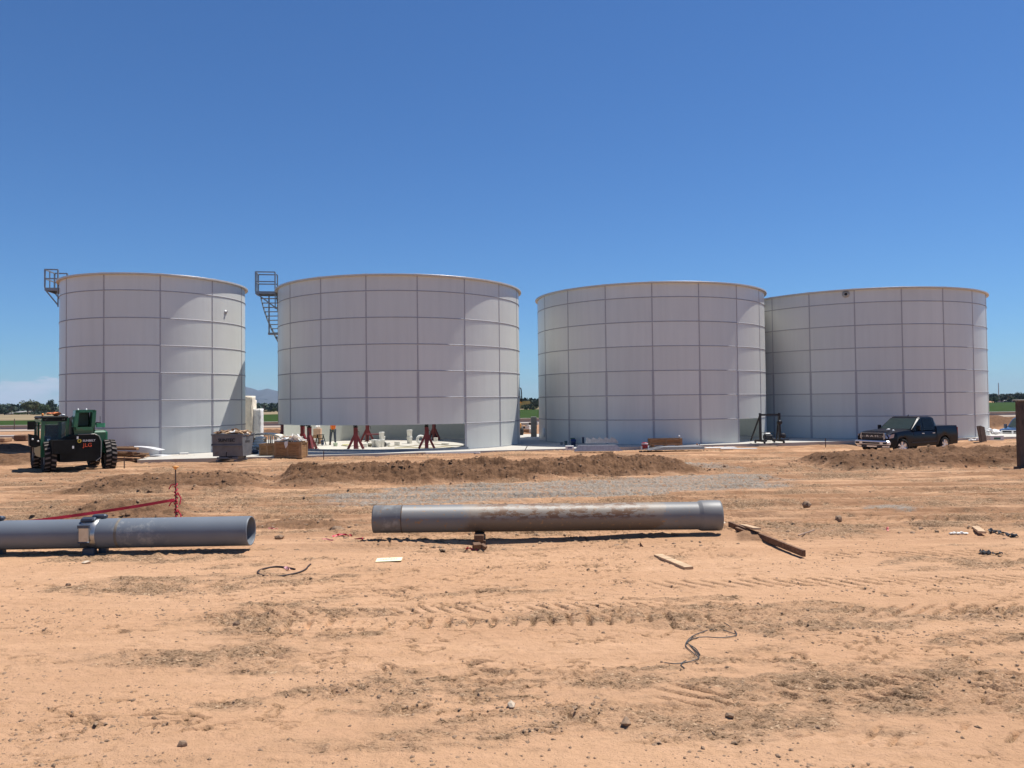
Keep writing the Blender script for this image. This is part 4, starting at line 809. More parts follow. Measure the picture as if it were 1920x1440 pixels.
def big_wheel(parent,x,y,s,r=.6,w_=.40,steer=0):
    m=Matrix.Translation((x,y,r))@Matrix.Rotation(steer,4,'Z')@Matrix.Rotation(PI/2,4,'Y')
    mb=MB(); h=w_/2; mb.lathe([(r*.55,-h*.8),(r*.80,-h),(r*.93,-h*.95),(r*.95,-h*.6),(r*.95,h*.6),(r*.93,h*.95),(r*.80,h),(r*.55,h*.8)],n=40,M=m)
    for k in range(20):
        for sd_ in(-1,1):
            a=2*PI*(k+(.5 if sd_>0 else 0))/20; mm=m@Matrix.Rotation(a,4,'Z')
            vs=[mm@Vector(p) for p in((r*.93,-.055,sd_*.02),(r*.93,.03,sd_*.02),(r*.93,.075,sd_*h*.98),(r*.93,-.02,sd_*h*.98),(r*1.0,-.045,sd_*.02),(r*1.0,.02,sd_*.02),(r*.985,.065,sd_*h*.96),(r*.985,-.01,sd_*h*.96))]
            mb.add(vs,[(4,5,6,7)],1); mb.add(vs,[(0,1,5,4),(1,2,6,5),(2,3,7,6),(3,0,4,7),(3,2,1,0)])
    t=mb.build('wheel',[TYRE,LUG],parent); mb=MB(); mb.lathe([(r*.56,-h*.7),(r*.50,-h*.75),(r*.46,-h*.2),(r*.2,-h*.1),(0,-h*.1)],n=24,M=m); mb.lathe([(r*.56,h*.7),(r*.50,h*.75),(r*.46,h*.2),(r*.2,h*.1),(0,h*.1)],n=24,M=m); mb.build('rim',RIMP,t); return t
ax=Vector((-17.75,31.35)); z0=zg(-16.8,30.05)-.02
TH=thing('telehandler','green and black telehandler with big lugged tyres parked in front of the smallest tank','telehandler',(ax.x,ax.y,z0),R_(38.3))
TH.rotation_euler=(0,0,R_(38.3))
for x,y in((-1.03,-1.5),(1.03,-1.5),(-1.03,1.6),(1.03,1.6)): big_wheel(TH,x,y,1)
mb=MB(); mb.bev((0,.0,.72),(1.1,4.0,.42),.04); mb.bev((0,-1.5,.6),(1.7,.22,.22),.04); mb.bev((0,1.6,.6),(1.7,.22,.22),.04); mb.bev((.0,-1.75,.52),(1.3,.35,.25),.05); mb.build('chassis',BODYB,TH)
# rear body panel with raised arched edge
mb=MB(); poly=[(-.75,.42),(.44,.42),(.60,.55),(.62,1.15),(.54,1.36),(.42,1.43),(-.35,1.43),(-.75,1.20)]; mb.prism(poly,-2.15,-1.2); rb=mb.build('rear_body',BODYB,TH)
mb=MB(); mb.tube([(-.16,-2.17,1.44),(.40,-2.17,1.45),(.56,-2.17,1.37),(.64,-2.17,1.15),(.63,-2.17,.55),(.46,-2.17,.41)],.016,6); mb.build('body_edge',mat('edge_metal',(.25,.25,.24),.4,metal=.5),rb)
WT=mat('white_lettering',(.75,.75,.7),.5); OT=mat('orange_lettering',(.70,.09,.03),.5); YT=mat('yellow_decal',(.8,.62,.08),.5)
def dec(s,size,m,x,z,parent,y=-2.156,sp=1): return text('lettering',s,size,m,parent,Matrix.Translation((x,y,z))@Matrix.Rotation(PI/2,4,'X'),.002,sp,bold=.003)
dec('SUNBELT',.105,WT,.22,1.20,rb); dec('JLG',.20,OT,.17,1.03,rb,sp=1.05)
mb=MB(); mb.lathe([(.035,0),(.075,0),(.075,.006),(.035,.006),(.035,0)],n=18,M=Matrix.Translation((-.11,-2.152,1.20))@Matrix.Rotation(PI/2,4,'X')); mb.build('round_decal',YT,rb)
# cab on the left
mb=MB(); X0,X1,Y0,Y1=-1.25,-.42,-1.45,.35
for x,y in((X0,Y0),(X1,Y0),(X0,Y1),(X1,Y1)): mb.bar((x,y,.95),(x*(.97),y,2.08),.12,.12)
mb.bar((X0,Y0,1.15),(X1,Y0,1.15),.09,.10); mb.bar((X0,Y0,1.98),(X1,Y0,1.98),.07,.10); mb.bar((X0,Y0,1.98),(X0,Y1,1.98),.07,.1); mb.bar((X0,Y0,1.1),(X0,Y1,1.1),.07,.3); mb.bar((X0,-.5,1.1),(X0,-.5,2.0),.07,.07)
cab=mb.build('cab_frame',GRN,TH)
mb=MB(); mb.bev(((X0+X1)/2,(Y0+Y1)/2,2.10),(.92,1.95,.10),.04); mb.bev(((X0+X1)/2,Y0-.04,2.05),(.84,.06,.17),.02); mb.build('roof',BODYB,cab)
mb=MB(); mb.box(((X0+X1)/2,Y0+.02,1.56),(.74,.012,.74)); mb.build('rear_window',GLASS,cab); mb=MB(); mb.box((X0-.0,-.1,1.6),(.012,.75,.7)); mb.build('side_window',GLASS,cab)
mb=MB(); mb.bev((-.83,-.45,1.15),(.48,.5,.14),.04); mb.bev((-.83,-.70,1.5),(.46,.12,.62),.05); mb.build('seat',BODYB,cab); mb=MB(); mb.bev((-1.05,-1.2,1.28),(.22,.2,.25),.03); mb.build('blue_bundle',mat('blue_cloth',(.02,.13,.30),.7),cab); mb=MB(); mb.box((-1.03,-1.435,1.22),(.10,.006,.14)); mb.build('paper_notice',WT,cab)
for x in(-1.14,-.54):
    mb=MB(); mb.lathe([(.045,0),(.04,-.03),(0,-.035)],n=12,M=Matrix.Translation((x,Y0-.075,2.05))@Matrix.Rotation(-PI/2,4,'X')@Matrix.Rotation(PI,4,'X')); mb.build('work_light',WT,cab)
mb=MB(); mb.prism([(-1.45,.60),(-1.45,1.16),(.35,1.16),(.35,.75),(-.2,.60)],X0-.05,X0+.5,axis='x'); mb.build('cab_base',GRN,TH)
mb=MB(); mb.box((-.65,-1.9,1.0),(.75,.9,.5)); mb.build('lower_body',BODYB,TH)
mb=MB(); mb.lathe([(.03,0),(.045,.05),(.02,.1),(0,.105)],c=(-1.1,-.4,2.16),n=12); mb.build('beacon',mat('amber',(.8,.25,.03),.3),cab)
# boom: green box with dark hollow rear end, running forward
def quadbox(mb,p0,p1,w0,h0,w1,h1,mi=0):
    p0=Vector(p0);p1=Vector(p1); vs=[p+Vector((a*w_/2,0,b*h/2)) for p,w_,h in((p0,w0,h0),(p1,w1,h1)) for a,b in((-1,-1),(1,-1),(1,1),(-1,1))]; mb.add(vs,[(0,1,2,3),(7,6,5,4),(0,4,5,1),(1,5,6,2),(2,6,7,3),(3,7,4,0)],mi)
mb=MB(); bx=.06
# hollow end frame
for (a,b_) in (((-.30,1.72),(-.24,2.36)),((.30,1.72),(.34,2.36))): mb.bar((bx+a[0],-1.95,a[1]),(bx+b_[0],-1.95,b_[1]),.13,.5,up=(0,1,0))
mb.bar((bx-.30,-1.95,2.33),(bx+.36,-1.95,2.33),.5,.10); mb.bar((bx-.28,-1.95,1.66),(bx+.28,-1.95,1.66),.5,.14); mb.prism([(bx-.30,1.40),(bx+.32,1.40),(bx+.36,1.7),(bx-.34,1.7)],-2.0,-1.5)
bo=mb.build('boom_head',GRN,TH); mb=MB(); mb.box((bx+.01,-1.66,2.0),(.5,.02,.62)); mb.build('boom_hollow_shade',mat('hollow_shade_black',(.002,.002,.002),.95,spec=0),bo)  # black sheet painted in for the shade inside the hollow boom end
mb=MB(); quadbox(mb,(bx,-1.7,2.02),(bx,2.6,1.45),.42,.50,.36,.42); quadbox(mb,(bx,2.5,1.46),(bx,3.5,1.2),.28,.32,.26,.3); mb.build('boom',DGRN,TH)
for s in(-1,1): mb=MB(); mb.prism([(-1.9,1.2),(-1.9,1.8),(-1.2,2.1),(-.6,1.9),(-.3,1.1)],bx+s*.33-.03,bx+s*.33+.03,axis='x'); mb.build('boom_bracket',BODYB,TH)
for sx in(-.18,.1): mb=MB(); mb.lathe([(.03,0),(.02,.05),(0,.06)],c=(bx+sx,-1.95,2.38),n=8); mb.build('bolt_head',WT,bo)
# engine cover on the right
mb=MB(); mb.bev((.72,-.35,1.25),(.56,2.3,.62),.07); mb.bev((.72,-1.42,.95),(.50,.2,.6),.05); mb.build('engine_cover',GRN,TH)
mb=MB(); mb.bev((.72,-.3,1.575),(.46,1.9,.03),.01); mb.build('engine_lid',mat('dusty_black',(.06,.06,.055),.6),TH)
mb=MB(); mb.tube([(.50,-1.55,1.5),(.50,-1.6,1.72),(.56,-1.65,1.88),(.72,-1.68,1.86)],.02,6); mb.tube([(.70,-1.6,1.85),(.70,-1.6,2.12)],.008,5); mr_=mb.build('mirror_arm',BODYB,TH); mb=MB(); mb.bev((.70,-1.7,1.77),(.32,.06,.16),.04); mb.build('mirror',mat('mirror_green',(.05,.30,.16),.3),mr_)
mb=MB(); mb.bev((-1.60,-1.5,1.82),(.26,.08,.32),.05); mb.bar((-1.5,-1.5,1.8),(-1.25,-1.45,1.8),.03,.03); mb.build('mirror',BODYB,TH)
mb=MB(); mb.prism([(-1.68,1.50),(-1.34,1.42),(-1.28,1.05),(-1.48,.98),(-1.66,1.05)],-1.5,-1.2); mb.build('side_light_box',BODYB,TH)
for x,z in((-1.56,1.30),(-1.38,1.22)): mb=MB(); mb.lathe([(.035,0),(0,.02)],n=10,M=Matrix.Translation((x,-1.505,z))@Matrix.Rotation(PI/2,4,'X')); mb.build('lamp',WT,TH)
for x,z,m in((-.35,.98,WT),(-.20,1.33,WT)): mb=MB(); mb.box((x,-2.36,z),(.06,.006,.10)); mb.build('reflector',m,TH)
# bag and straps lying on the cab roof
m4=TH.matrix_basis.copy(); m4=Matrix.Translation(TH.location)@Matrix.Rotation(R_(38.3),4,'Z')
mb=MB(); mb.rock((0,0,.0),.17,5,sq=.5); mb.rock((-.28,.05,.0),.11,6,sq=.5); o=mb.build('strap_bundle',mat('faded_orange',(.55,.16,.05),.7,var=.3)); o.location=m4@Vector((-.72,-.9,2.24)); tag(o,'faded orange strap bundle on the roof of the telehandler cab','bundle')
mb=MB(); mb.rock((0,0,.0),.09,8,sq=.7); o=mb.build('work_glove',WHT); o.location=m4@Vector((-.50,-1.1,2.19)); tag(o,'small white cloth beside the orange bundle on the cab roof','cloth')
# ------------------------------------------------------------------ tipping hopper
GREYP=mat('grey_steel_paint',(.125,.135,.15),.5,var=.2,scale=3,dirt=(.12,.10,.09),dirtamt=.12)
p=GP(431,867.5); H=thing('dumpster','grey steel tipping dumpster lettered SUNTEC, heaped with wood scraps','dumpster',(p.x,p.y+.5,p.z),R_(-4))
mb=MB(); w_=1.42
outer=[(-.62,.30),(-.72,1.28),(.62,1.28),(.30,.30)]; mb.prism(outer,-w_/2,w_/2-.0,axis='x') 
mb.box((0,-.70,1.29),(w_+.08,.06,.06)); mb.box((0,.62,1.29),(w_+.08,.06,.06)); 
for s in(-1,1): mb.box((s*(w_/2),-.04,1.29),(.06,1.34,.06))
mb.box((0,-.70,.80),(w_+.02,.05,.05)); body_=mb.build('bin',GREYP,H)
mb=MB(); mb.bev((0,-.66,.22),(1.0,.10,.10),.02); mb.bev((0,.2,.22),(1.0,.10,.10),.02)
for s in(-1,1): mb.bev((s*.42,-.2,.10),(.12,1.3,.10),.02); mb.prism([(-.5,.1),(.3,.1),(.2,.34),(-.6,.34)],s*.42-.02,s*.42+.02,axis='x')
mb.build('skid_frame',GREYP,H)
mb=MB(); mb.tube([(0,-.76,.5),(0,-.82,.32),(.18,-.86,.26),(.3,-.86,.26)],.02,6); mb.bev((-w_/2-.04,-.6,.82),(.08,.08,.10),.02); mb.build('release_lever',BLACKP,H)
text('lettering','SUNTEC',.21,mat('black_lettering',(.012,.012,.013),.6),H,Matrix.Translation((-.02,-.726,1.03))@Matrix.Rotation(R_(84),4,'X'),.003,1.0,bold=.004)
text('lettering','SUNTEC',.15,MATS['black_lettering'],H,Matrix.Translation((w_/2+.004,-.1,.95))@Matrix.Rotation(PI/2,4,'Z')@Matrix.Rotation(PI/2,4,'X'),.002)
Hm=Matrix.Translation(H.location)@Matrix.Rotation(R_(-4),4,'Z')
def heap(name,M_,dx,dy,z,n,mats_,label,seed,cat='scraps',flat=.5):
    q=random.Random(seed); mb=MB()
    for i in range(n):
        x,y=q.uniform(-dx,dx),q.uniform(-dy,dy); hh=z+q.uniform(0,.24)*(1-(x/dx)**2*.5)
        k=q.randrange(len(mats_)); l_=q.uniform(.12,.5); mb.box(M_@Vector((x,y,hh)),(l_,q.uniform(.04,.22),q.uniform(.008,.03)),rz=q.uniform(0,3.1),ry=q.uniform(-flat,flat),rx=q.uniform(-flat,flat),mi=k)
    o=mb.build(name,mats_); return tag(o,label,cat,kind='stuff')
heap('wood_scraps',Hm,.62,.58,1.26,130,[WOOD,DWOOD,WOOD,PAPER,CARD],'broken wood and paper scraps heaped in the grey dumpster',3)
# ------------------------------------------------------------------ crates
CRW=mat('crate_lumber',(.32,.19,.095),.8,var=.3,scale=3)
def crate(name,loc,d,label,rz,m=PLY,group=None):
    c=thing(name,label,'crate',loc,rz,group); x,y,z=d
    for s in(-1,1):
        mb=MB(); mb.box((0,s*(y/2),z/2+.08),(x,.02,z)); mb.build('side_panel',m,c); mb=MB(); mb.box((s*(x/2),0,z/2+.08),(.02,y-.03,z)); mb.build('end_panel',m,c)
    mb=MB(); mb.box((0,0,.09),(x-.03,y-.03,.02)); mb.build('floor_panel',m,c)
    for sx in(-1,0,1):
        mb=MB(); mb.box((sx*(x/2-.05),-y/2-.022,z/2+.08),(.09,.022,z)); mb.build('batten',CRW,c)
    for zz in(.13,z+.03): mb=MB(); mb.box((0,-y/2-.045,zz),(x,.02,.09)); mb.build('rail',CRW,c)
    for sx in(-1,1): mb=MB(); mb.box((x/2+.021,sx*(y/2-.05),z/2+.08),(.02,.09,z)); mb.box((x/2+.021,0,z),(.02,y-.2,.08)); mb.build('end_batten',CRW,c)
    for sx in(-.4,0,.4): mb=MB(); mb.box((sx*x,0,.04),(.1,y,.075)); mb.build('skid',CRW,c)
    return c
p=GP(541,862); crate('wooden_crate',(p.x,p.y+.45,p.z),(1.30,.85,.78),'plywood crate heaped with rags and paper, right of the plain crate',R_(-6)); Cm=Matrix.Translation((p.x,p.y+.45,p.z))@Matrix.Rotation(R_(-6),4,'Z')
heap('packing_scraps',Cm,.58,.38,.86,110,[PAPER,WHT,PAPER,CARD,CREAM],'white paper and rags heaped in the plywood crate',5,flat=.8)
p=GP(500,862.5); crate('wooden_crate',(p.x,p.y+.55,p.z),(.78,.8,.70),'plain brown plywood crate left of the heaped crate',R_(-4))
mb=MB(); mb.add([(0,0,0),(.16,.0,.02),(.14,-.02,-.2),(.05,-.03,-.33),(-.02,-.02,-.12),(.0,.02,0),(.16,.02,.02),(.14,.0,-.2),(.05,-.01,-.33),(-.02,0,-.12)],[(0,4,3,2,1),(5,6,7,8,9),(0,1,6,5)]); o=mb.build('rag',PAPER); o.location=Cm@Vector((-.12,-.50,.88)); tag(o,'white rag hanging over the front of the heaped crate','rag')
plank('board',Cm@Vector((-.75,-.9,.0)),Cm@Vector((-.35,-.85,.0)),.09,.09,WOOD,'short timber on the dirt in front of the crates',lift=.0)
# scraps between dumpster and crate
for i,(x,y,d,lab,m) in enumerate([(468,859,(.35,.3,.28),'small plywood box between the dumpster and the crates',PLY),(478,855,(.4,.3,.2),'low brown box behind the small plywood box',CARD),(487,850,(.35,.3,.32),'cardboard box left of the plain crate',CARD)]): crate_box('box',GP(x,y),d,lab,m,rz=.1*i)
# rack of drums and wrapped stacks between the two left tanks
def wrapped(loc,d,label,m,seed,group=None,top=None):
    q=random.Random(seed); t=thing('wrapped_stack',label,'stack',loc,R_(6),group); mb=MB(); nx=7; lv=int(d[2]/.16); 
    def loop(z,j): 
        o=[]; k=28
        for i in range(k):
            a=2*PI*i/k; c,s=math.cos(a),math.sin(a); e=.28; X=math.copysign(abs(c)**e,c)*d[0]/2; Y=math.copysign(abs(s)**e,s)*d[1]/2; f=1+.03*math.sin(i*2.1+j*.7)+q.uniform(-.02,.02)-(.02 if j%3==0 else 0); o.append((X*f,Y*f,z+q.uniform(-.02,.02)))
        return o
    vs=[]; 
    for j in range(lv+1): vs+=loop(.1+d[2]*j/lv,j)
    k=28; fs=[(j*k+i,j*k+(i+1)%k,(j+1)*k+(i+1)%k,(j+1)*k+i) for j in range(lv) for i in range(k)]; fs.append(tuple(range(lv*k,lv*k+k))); mb.add(vs,fs,0,True); mb.build('wrapped_load',m,t)
    mb=MB(); 
    for s in(-.4,0,.4): mb.box((s*d[0],0,.04),(.1,d[1],.08))
    mb.box((0,0,.09),(d[0],d[1],.03)); mb.build('pallet',WOOD,t); return t
D=51; p=AT(463,829,D); wrapped((p.x,D,0),(.95,1.1,3.0),'tall cream plastic wrapped stack beside the smallest tank',CREAM,2)
p=AT(473.5,829,D+.6); wrapped((p.x,D+.6,0),(.35,1.1,2.72),'narrow cream wrapped stack right of the tallest one',CREAM,3); p=AT(484,829,D+.2); wrapped((p.x,D+.2,0),(.56,.9,2.15),'white plastic wrapped stack right of the cream ones',mat('white_wrap',(.80,.78,.75),.4,bump=.6,bscale=6),4)
# curved panel bundle
D=47; pc=AT(495,829,D); cb=thing('panel_bundle','bundle of curved tank panels on a timber cradle between the two left tanks','panels',(pc.x,D,0),R_(4))
mb=MB(); Rr_=4.0
for k in range(5):
    arc=[(Rr_*math.sin(t),.72-Rr_+Rr_*math.cos(t)+.02*k) for t in np.linspace(-.26,.26,13)]; poly=arc+[(x,z-.012) for x,z in arc[::-1]]; mb.prism(poly,-.7,.7)
mb.build('curved_sheet',CREAM,cb)
for s in(-.8,-.3,.25,.8): mb=MB(); mb.bev((s,-.6,.30),(.10,.10,.58),.01); mb.bev((s,.6,.30),(.10,.10,.58),.01); mb.build('post',WOOD,cb)
for s in(-.55,0): mb=MB(); mb.bev((s,-.5,.32),(.46,.05,.40),.01); mb.build('infill_board',mat('tan_board',(.50,.30,.17),.8),cb)
for k in range(7): mb=MB(); mb.bev((.42+.12*k,-.66,.34),(.05,.05,.62),.01); mb.build('upright_bar',GALV,cb)
g='white sacks stacked by the curved panels'
for i,(x,y,z) in enumerate([(478,829,0),(486,829,0),(492,828.5,0),(488,829,.16),(494,828.5,.16),(490,829,.32),(492,829,.48)]):
    q=AT(x,829,46); mb=MB(); mb.bev((0,0,0),(.55,.4,.16),.06,rz=.1*(i%3)); o=mb.build('sack',WHT); o.location=(q.x,45.6,.09+z); tag(o,['lowest left white sack of the pile','lowest middle white sack of the pile','lowest right white sack of the pile','white sack in the second layer, left','white sack in the second layer, right','white sack in the third layer','topmost white sack of the pile'][i]+' behind the dumpster','sack',g)
# blue tarp
mb=MB(); mb.rock((0,0,0),.4,31,sq=.35); o=mb.build('tarp_bundle',mat('dark_tarp',(.02,.03,.05),.6)); o.location=G(478,851)+Vector((0,0,.1)); tag(o,'dark blue tarp bundle on the pad between dumpster and crates','tarp')
# ------------------------------------------------------------------ lumber heap and sheets by the smallest tank
g='boards piled beside the smallest tank'
q=random.Random(12); labs=['topmost board','second board from the top','long dark board','split board','short board','bottom board','front board','rear board','thin strip','tilted board','reddish board','grey board']
for i in range(12):
    z=.05+.10*(i//2); xa=q.uniform(206,214); xb=q.uniform(262,286)-i*1.4; y=867-(i%3)*2.5
    a=GP(xa,y); b=GP(xb,y); a.z=a.z+z; b.z=b.z+z+q.uniform(-.03,.02); plank('board',a,b,q.uniform(.2,.35),.07,[DWOOD,CRW,DWOOD][i%3],f"{labs[i]} of the timber pile right of the telehandler",group=g)
def curved_sheet(loc,w_,l_,rise,label,m,rz=0,ry=0):
    mb=MB(); n=14; up=[(w_*(i/n-.5),rise*(1-(2*i/n-1)**2)) for i in range(n+1)]; mb.prism(up+[(x,z-.012) for x,z in up[::-1]],-l_/2,l_/2); o=mb.build('curved_panel',m); o.location=loc; o.rotation_euler=(0,ry,rz); return tag(o,label,'panel')
p=GP(276,864); curved_sheet((p.x-.2,p.y+.4,p.z+.60),1.5,.7,.06,'white curved tank panel lying on the timber pile',mat('white_panel',(.72,.72,.72),.3),ry=.13); p=GP(297,863)
curved_sheet((p.x,p.y+.3,p.z+.10),1.0,.9,.03,'lower pale panel on the dirt right of the timber pile',MATS['white_panel'],.1,.02); curved_sheet((p.x-.1,p.y+.4,p.z+.2),1.1,.9,.03,'upper pale panel resting on the lower one right of the timber pile',MATS['white_panel'],-.1,.04)
for i,(x,y,d,lab,m) in enumerate([(317,857,(.25,.2,.22),'small dark scrap box in front of the smallest tank',DARK),(330,861,(.3,.25,.12),'brown clod-like scrap box on the pad edge',CARD),(345,859,(.42,.3,.28),'pale carton in front of the smallest tank',PAPER),(352,857,(.34,.2,.26),'grey carton right of the pale carton',mat('grey_carton',(.35,.34,.33),.8)),(385,862,(.5,.3,.06),'flat white sheet left of the dumpster',PAPER)]): crate_box('box',GP(x,y),d,lab,m,rz=.2*i)
plank('board',GP(340,863),GP(352,866),.08,.04,PAPER,'white plank slanting off the pad edge left of the dumpster')
# long channels on the ground in front of raised tank
for i,(x0_,y0_,x1_,y1_,w_,h,lab,m) in enumerate([(522,857,600,857.5,.16,.10,'short white channel lying nearest the crates',WHT),(520,853,700,852.5,.2,.12,'long grey steel channel in front of the raised tank',GALV),(600,850.5,760,851.5,.12,.05,'thin pale strip lying beyond the long grey channel',PAPER),(640,855,900,850,.15,.07,'long white strip along the edge of the pad',WHT)]):
    a=GP(x0_,y0_); b=GP(x1_,y1_); 
    for v in (a,b): v.z=max(v.z,-.1 if i!=2 else 0)
    plank('steel_channel',a,b,w_,h,m,lab,'channel')
# ------------------------------------------------------------------ stakes
def stake(px,pyb,pyt,label,cap=None,m=STK,lean=0,r=.018):
    p=GP(px,pyb); h=(pyb-pyt)*p.y/FPX; s=thing('survey_stake',label,'stake',p); mb=MB(); mb.bar((0,0,-.1),(lean,0,h),r*2,r*1.2); mb.build('lath',m,s)
    if cap: mb=MB(); mb.rock((lean,0,h),.07,int(px),sq=.8,jag=.2); mb.build('cap',cap,s)
    return s
stake(233,881,857,'bare dark stake left of the orange capped one, in front of the timber pile'); stake(607,862,845,'rusty stake right of the crates'); stake(1274,843,818,'stake with white cap in front of the plywood sheets',WHT,r=.012); stake(1548,840,822,'bare stake in front of the pad between gantry and pickup'); stake(1795,821,811,'short dark stake behind the tail of the pickup',r=.03); stake(1164,845,838,'tiny stake right of the galvanised stair parts',r=.012); stake(980,848,836,'dark leaning bar on the pad right of the raised tank',lean=.25,r=.03)
# ------------------------------------------------------------------ in front of the third tank
def serr(loc,L_,h,n,label,m=GALV,rz=0,tilt=0):
    mb=MB(); st_=L_/n; poly=[(-L_/2,0)]+[q for i in range(n) for q in((-L_/2+i*st_+st_*.15,h),(-L_/2+(i+.95)*st_,h*.62))]+[(L_/2+.1,0)]; mb.prism(poly,-.02,.02); mb.box((0,.12,.03),(L_,.24,.03)); o=mb.build('stair_stringer',m); o.location=loc; o.rotation_euler=(tilt,0,rz); return tag(o,label,'stair part')
p=G(1127,838); serr(p+Vector((0,0,.20)),1.7,.34,5,'galvanised saw-toothed stair stringer lying in front of the third tank'); 
mb=MB(); mb.prism([(-1.18,0),(1.28,0),(.98,.30),(-.95,.30)],-.015,.015); mb.bev((0,.5,.30),(1.9,.9,.02),.005); mb.box((-.2,.02,.12),(1.9,.05,.03)); o=mb.build('steel_plate',GALV); o.location=G(1120,846); o.rotation_euler=(-.15,0,.02); tag(o,'galvanised steel plate stack leaning in front of the stringer','plates')
b=crate_box('storage_bin',G(1109,833)+Vector((0,.9,0)),(.95,.5,.36),'dark blue storage bin behind the galvanised stringer',mat('navy_plastic',(.015,.018,.05),.5),cat='bin'); mb=MB(); mb.bev((0,0,.375),(1.0,.54,.04),.01); mb.build('lid',mat('bin_lid',(.14,.14,.20),.5),b)
bucket(G(1067,829),'blue bucket upright at the left of the stair parts',BLUE,r=.13,h=.3); bucket(G(1074,832),'dark green bucket right of the blue one',GREENP,r=.14,h=.34); bucket(G(1075,836),'dark blue bucket tipped in front of the green one',BLUE,r=.15,h=.36,tilt=.4); bucket(G(1061,834),'small pale green can left of the blue bucket',mat('can_green',(.10,.16,.14),.5),r=.09,h=.22); bucket(G(1053,834),'tiny grey can at the far left of the bucket row',GALV,r=.08,h=.16,hand=False)
crate_box('box',G(1068,843),(.42,.3,.2),'white carton on the pad edge left of the steel plates',WHT,band=BLUE)
p=G(1209,843.5); cs=thing('red_cooler','red water cooler on a white stand in front of the third tank','cooler',p); mb=MB(); mb.lathe([(.14,.08),(.16,.12),(.165,.34),(.14,.36),(.10,.38),(0,.385)],n=20); mb.build('barrel',REDP,cs)
mb=MB(); mb.lathe([(.168,.29),(.172,.33),(.15,.35)],n=20); mb.build('rim_band',WHT,cs)
for s in(-1,1): mb=MB(); mb.bev((s*.17,-.04,.10),(.07,.12,.20),.01); mb.build('stand_leg',WHT,cs)
p=G(1250,838); c=crate('plywood_tray',(p.x,p.y+.5,0),(1.75,.5,.36),'long low plywood crate in front of the third tank',R_(5))
mb=MB()
for k in range(6): mb.bev((.08*k-.2,.02*k,.018+.026*k),(2.9-.15*k,.9,.02),.004,rz=.01*k)
o=mb.build('sheet_stack',mat('grey_sheet',(.20,.20,.21),.6,var=.15)); o.location=G(1272,843)+Vector((0,.1,0)); o.rotation_euler=(0,0,R_(6)); tag(o,'stack of grey steel sheets in front of the low plywood crate','sheets')
mb=MB(); mb.rock((0,0,0),.12,41); o=mb.build('tool_bag',DARK); o.location=G(1220,842)+Vector((0,.5,.1)); tag(o,'small black bag at the left end of the low crate','bag')
mb=MB(); mb.rock((0,0,0),.09,42); mb.rock((.12,0,-.02),.06,43); o=mb.build('work_glove',mat('brown_glove',(.2,.08,.05),.8)); o.location=G(1307,838)+Vector((0,0,.14)); tag(o,'brown glove on the end of the grey sheet stack','glove')
for i,(x,y,w_,l_,rz,lab) in enumerate([(1350,840,1.6,.5,.05,'white flat strip on the pad left of the gantry'),(1385,842,1.8,.3,-.05,'second white strip nearer the gantry'),(1440,838,1.0,.3,.1,'pale board under the gantry')]): crate_box('board',G(x,y)+Vector((0,0,.002)),(w_,l_,.04),lab,WHT if i<2 else WOOD,rz=rz,cat='board')
# gantry
p0=G(1424,832); p1=G(1462,830); gm=(p0+p1)/2
GA=thing('gantry_hoist','black steel A-frame gantry on casters at the right end of the third tank','gantry',gm,R_(12)); BL=mat('gantry_black',(.015,.013,.013),.5)
mb=MB(); mb.bar((-.62,0,1.62),(.62,0,1.62),.09,.10); mb.build('top_beam',BL,GA)
for s in(-1,1):
    mb=MB(); mb.bar((s*.60,-.05,.14),(s*.60,-.05,1.72),.10,.11); mb.bar((s*.60-.30*(1 if s<0 else -.4),.5,.14),(s*.60,.0,1.55),.07,.07); mb.build('leg_frame',BL,GA)
    mb=MB(); mb.bar((s*.60,-.5,.14),(s*.60,.55,.14),.09,.09); mb.build('foot_beam',BL,GA)
    for y in(-.48,.52):
        mb=MB(); mb.lathe([(0,-.03),(.075,-.03),(.085,0),(.075,.03),(0,.03)],n=14,M=Matrix.Translation((s*.60,y,.085))@Matrix.Rotation(PI/2,4,'Y')); mb.build('caster',DARK,GA)
mb=MB(); mb.bar((-1.05,-.3,.20),(1.0,-.3,.20),.10,.05); mb.build('cross_board',BL,GA)
mb=MB(); mb.lathe([(0,-.09),(.12,-.09),(.13,.09),(0,.09)],n=16,M=Matrix.Translation((.60,-.05,1.18))@Matrix.Rotation(PI/2,4,'X')); mb.tube([(.5,-.1,1.4),(.46,-.12,1.1),(.5,-.12,.8)],.012,5); mb.bar((.72,0,.3),(.66,0,1.0),.06,.06); mb.build('winch',BL,GA)
mb=MB(); mb.lathe([(0,-.04),(.15,-.04),(.15,.04),(0,.04)],n=18,M=Matrix.Translation((.80,-.1,.42))@Matrix.Rotation(PI/2,4,'X')); mb.build('wheel',DARK,GA)
p=G(1445,829)+Vector((0,.5,0)); cp=thing('air_compressor','black and silver portable compressor under the gantry','compressor',p,R_(10)); mb=MB(); mb.bev((0,0,.28),(.5,.34,.28),.05); mb.build('housing',DARK,cp); mb=MB(); mb.bev((-.05,-.02,.47),(.34,.24,.10),.03); mb.build('tank_top',GALV,cp)
mb=MB(); mb.tube([(-.28,-.2,.05),(-.28,-.2,.55),(.28,-.2,.55),(.28,-.2,.05)],.018,6); mb.tube([(-.28,.2,.05),(-.28,.2,.55),(.28,.2,.55),(.28,.2,.05)],.018,6); mb.build('roll_cage',BL,cp)
for s in(-1,1): mb=MB(); mb.lathe([(0,-.03),(.11,-.03),(.11,.03),(0,.03)],n=14,M=Matrix.Translation((s*.26,-.2,.12))@Matrix.Rotation(PI/2,4,'X')); mb.build('wheel',DARK,cp)
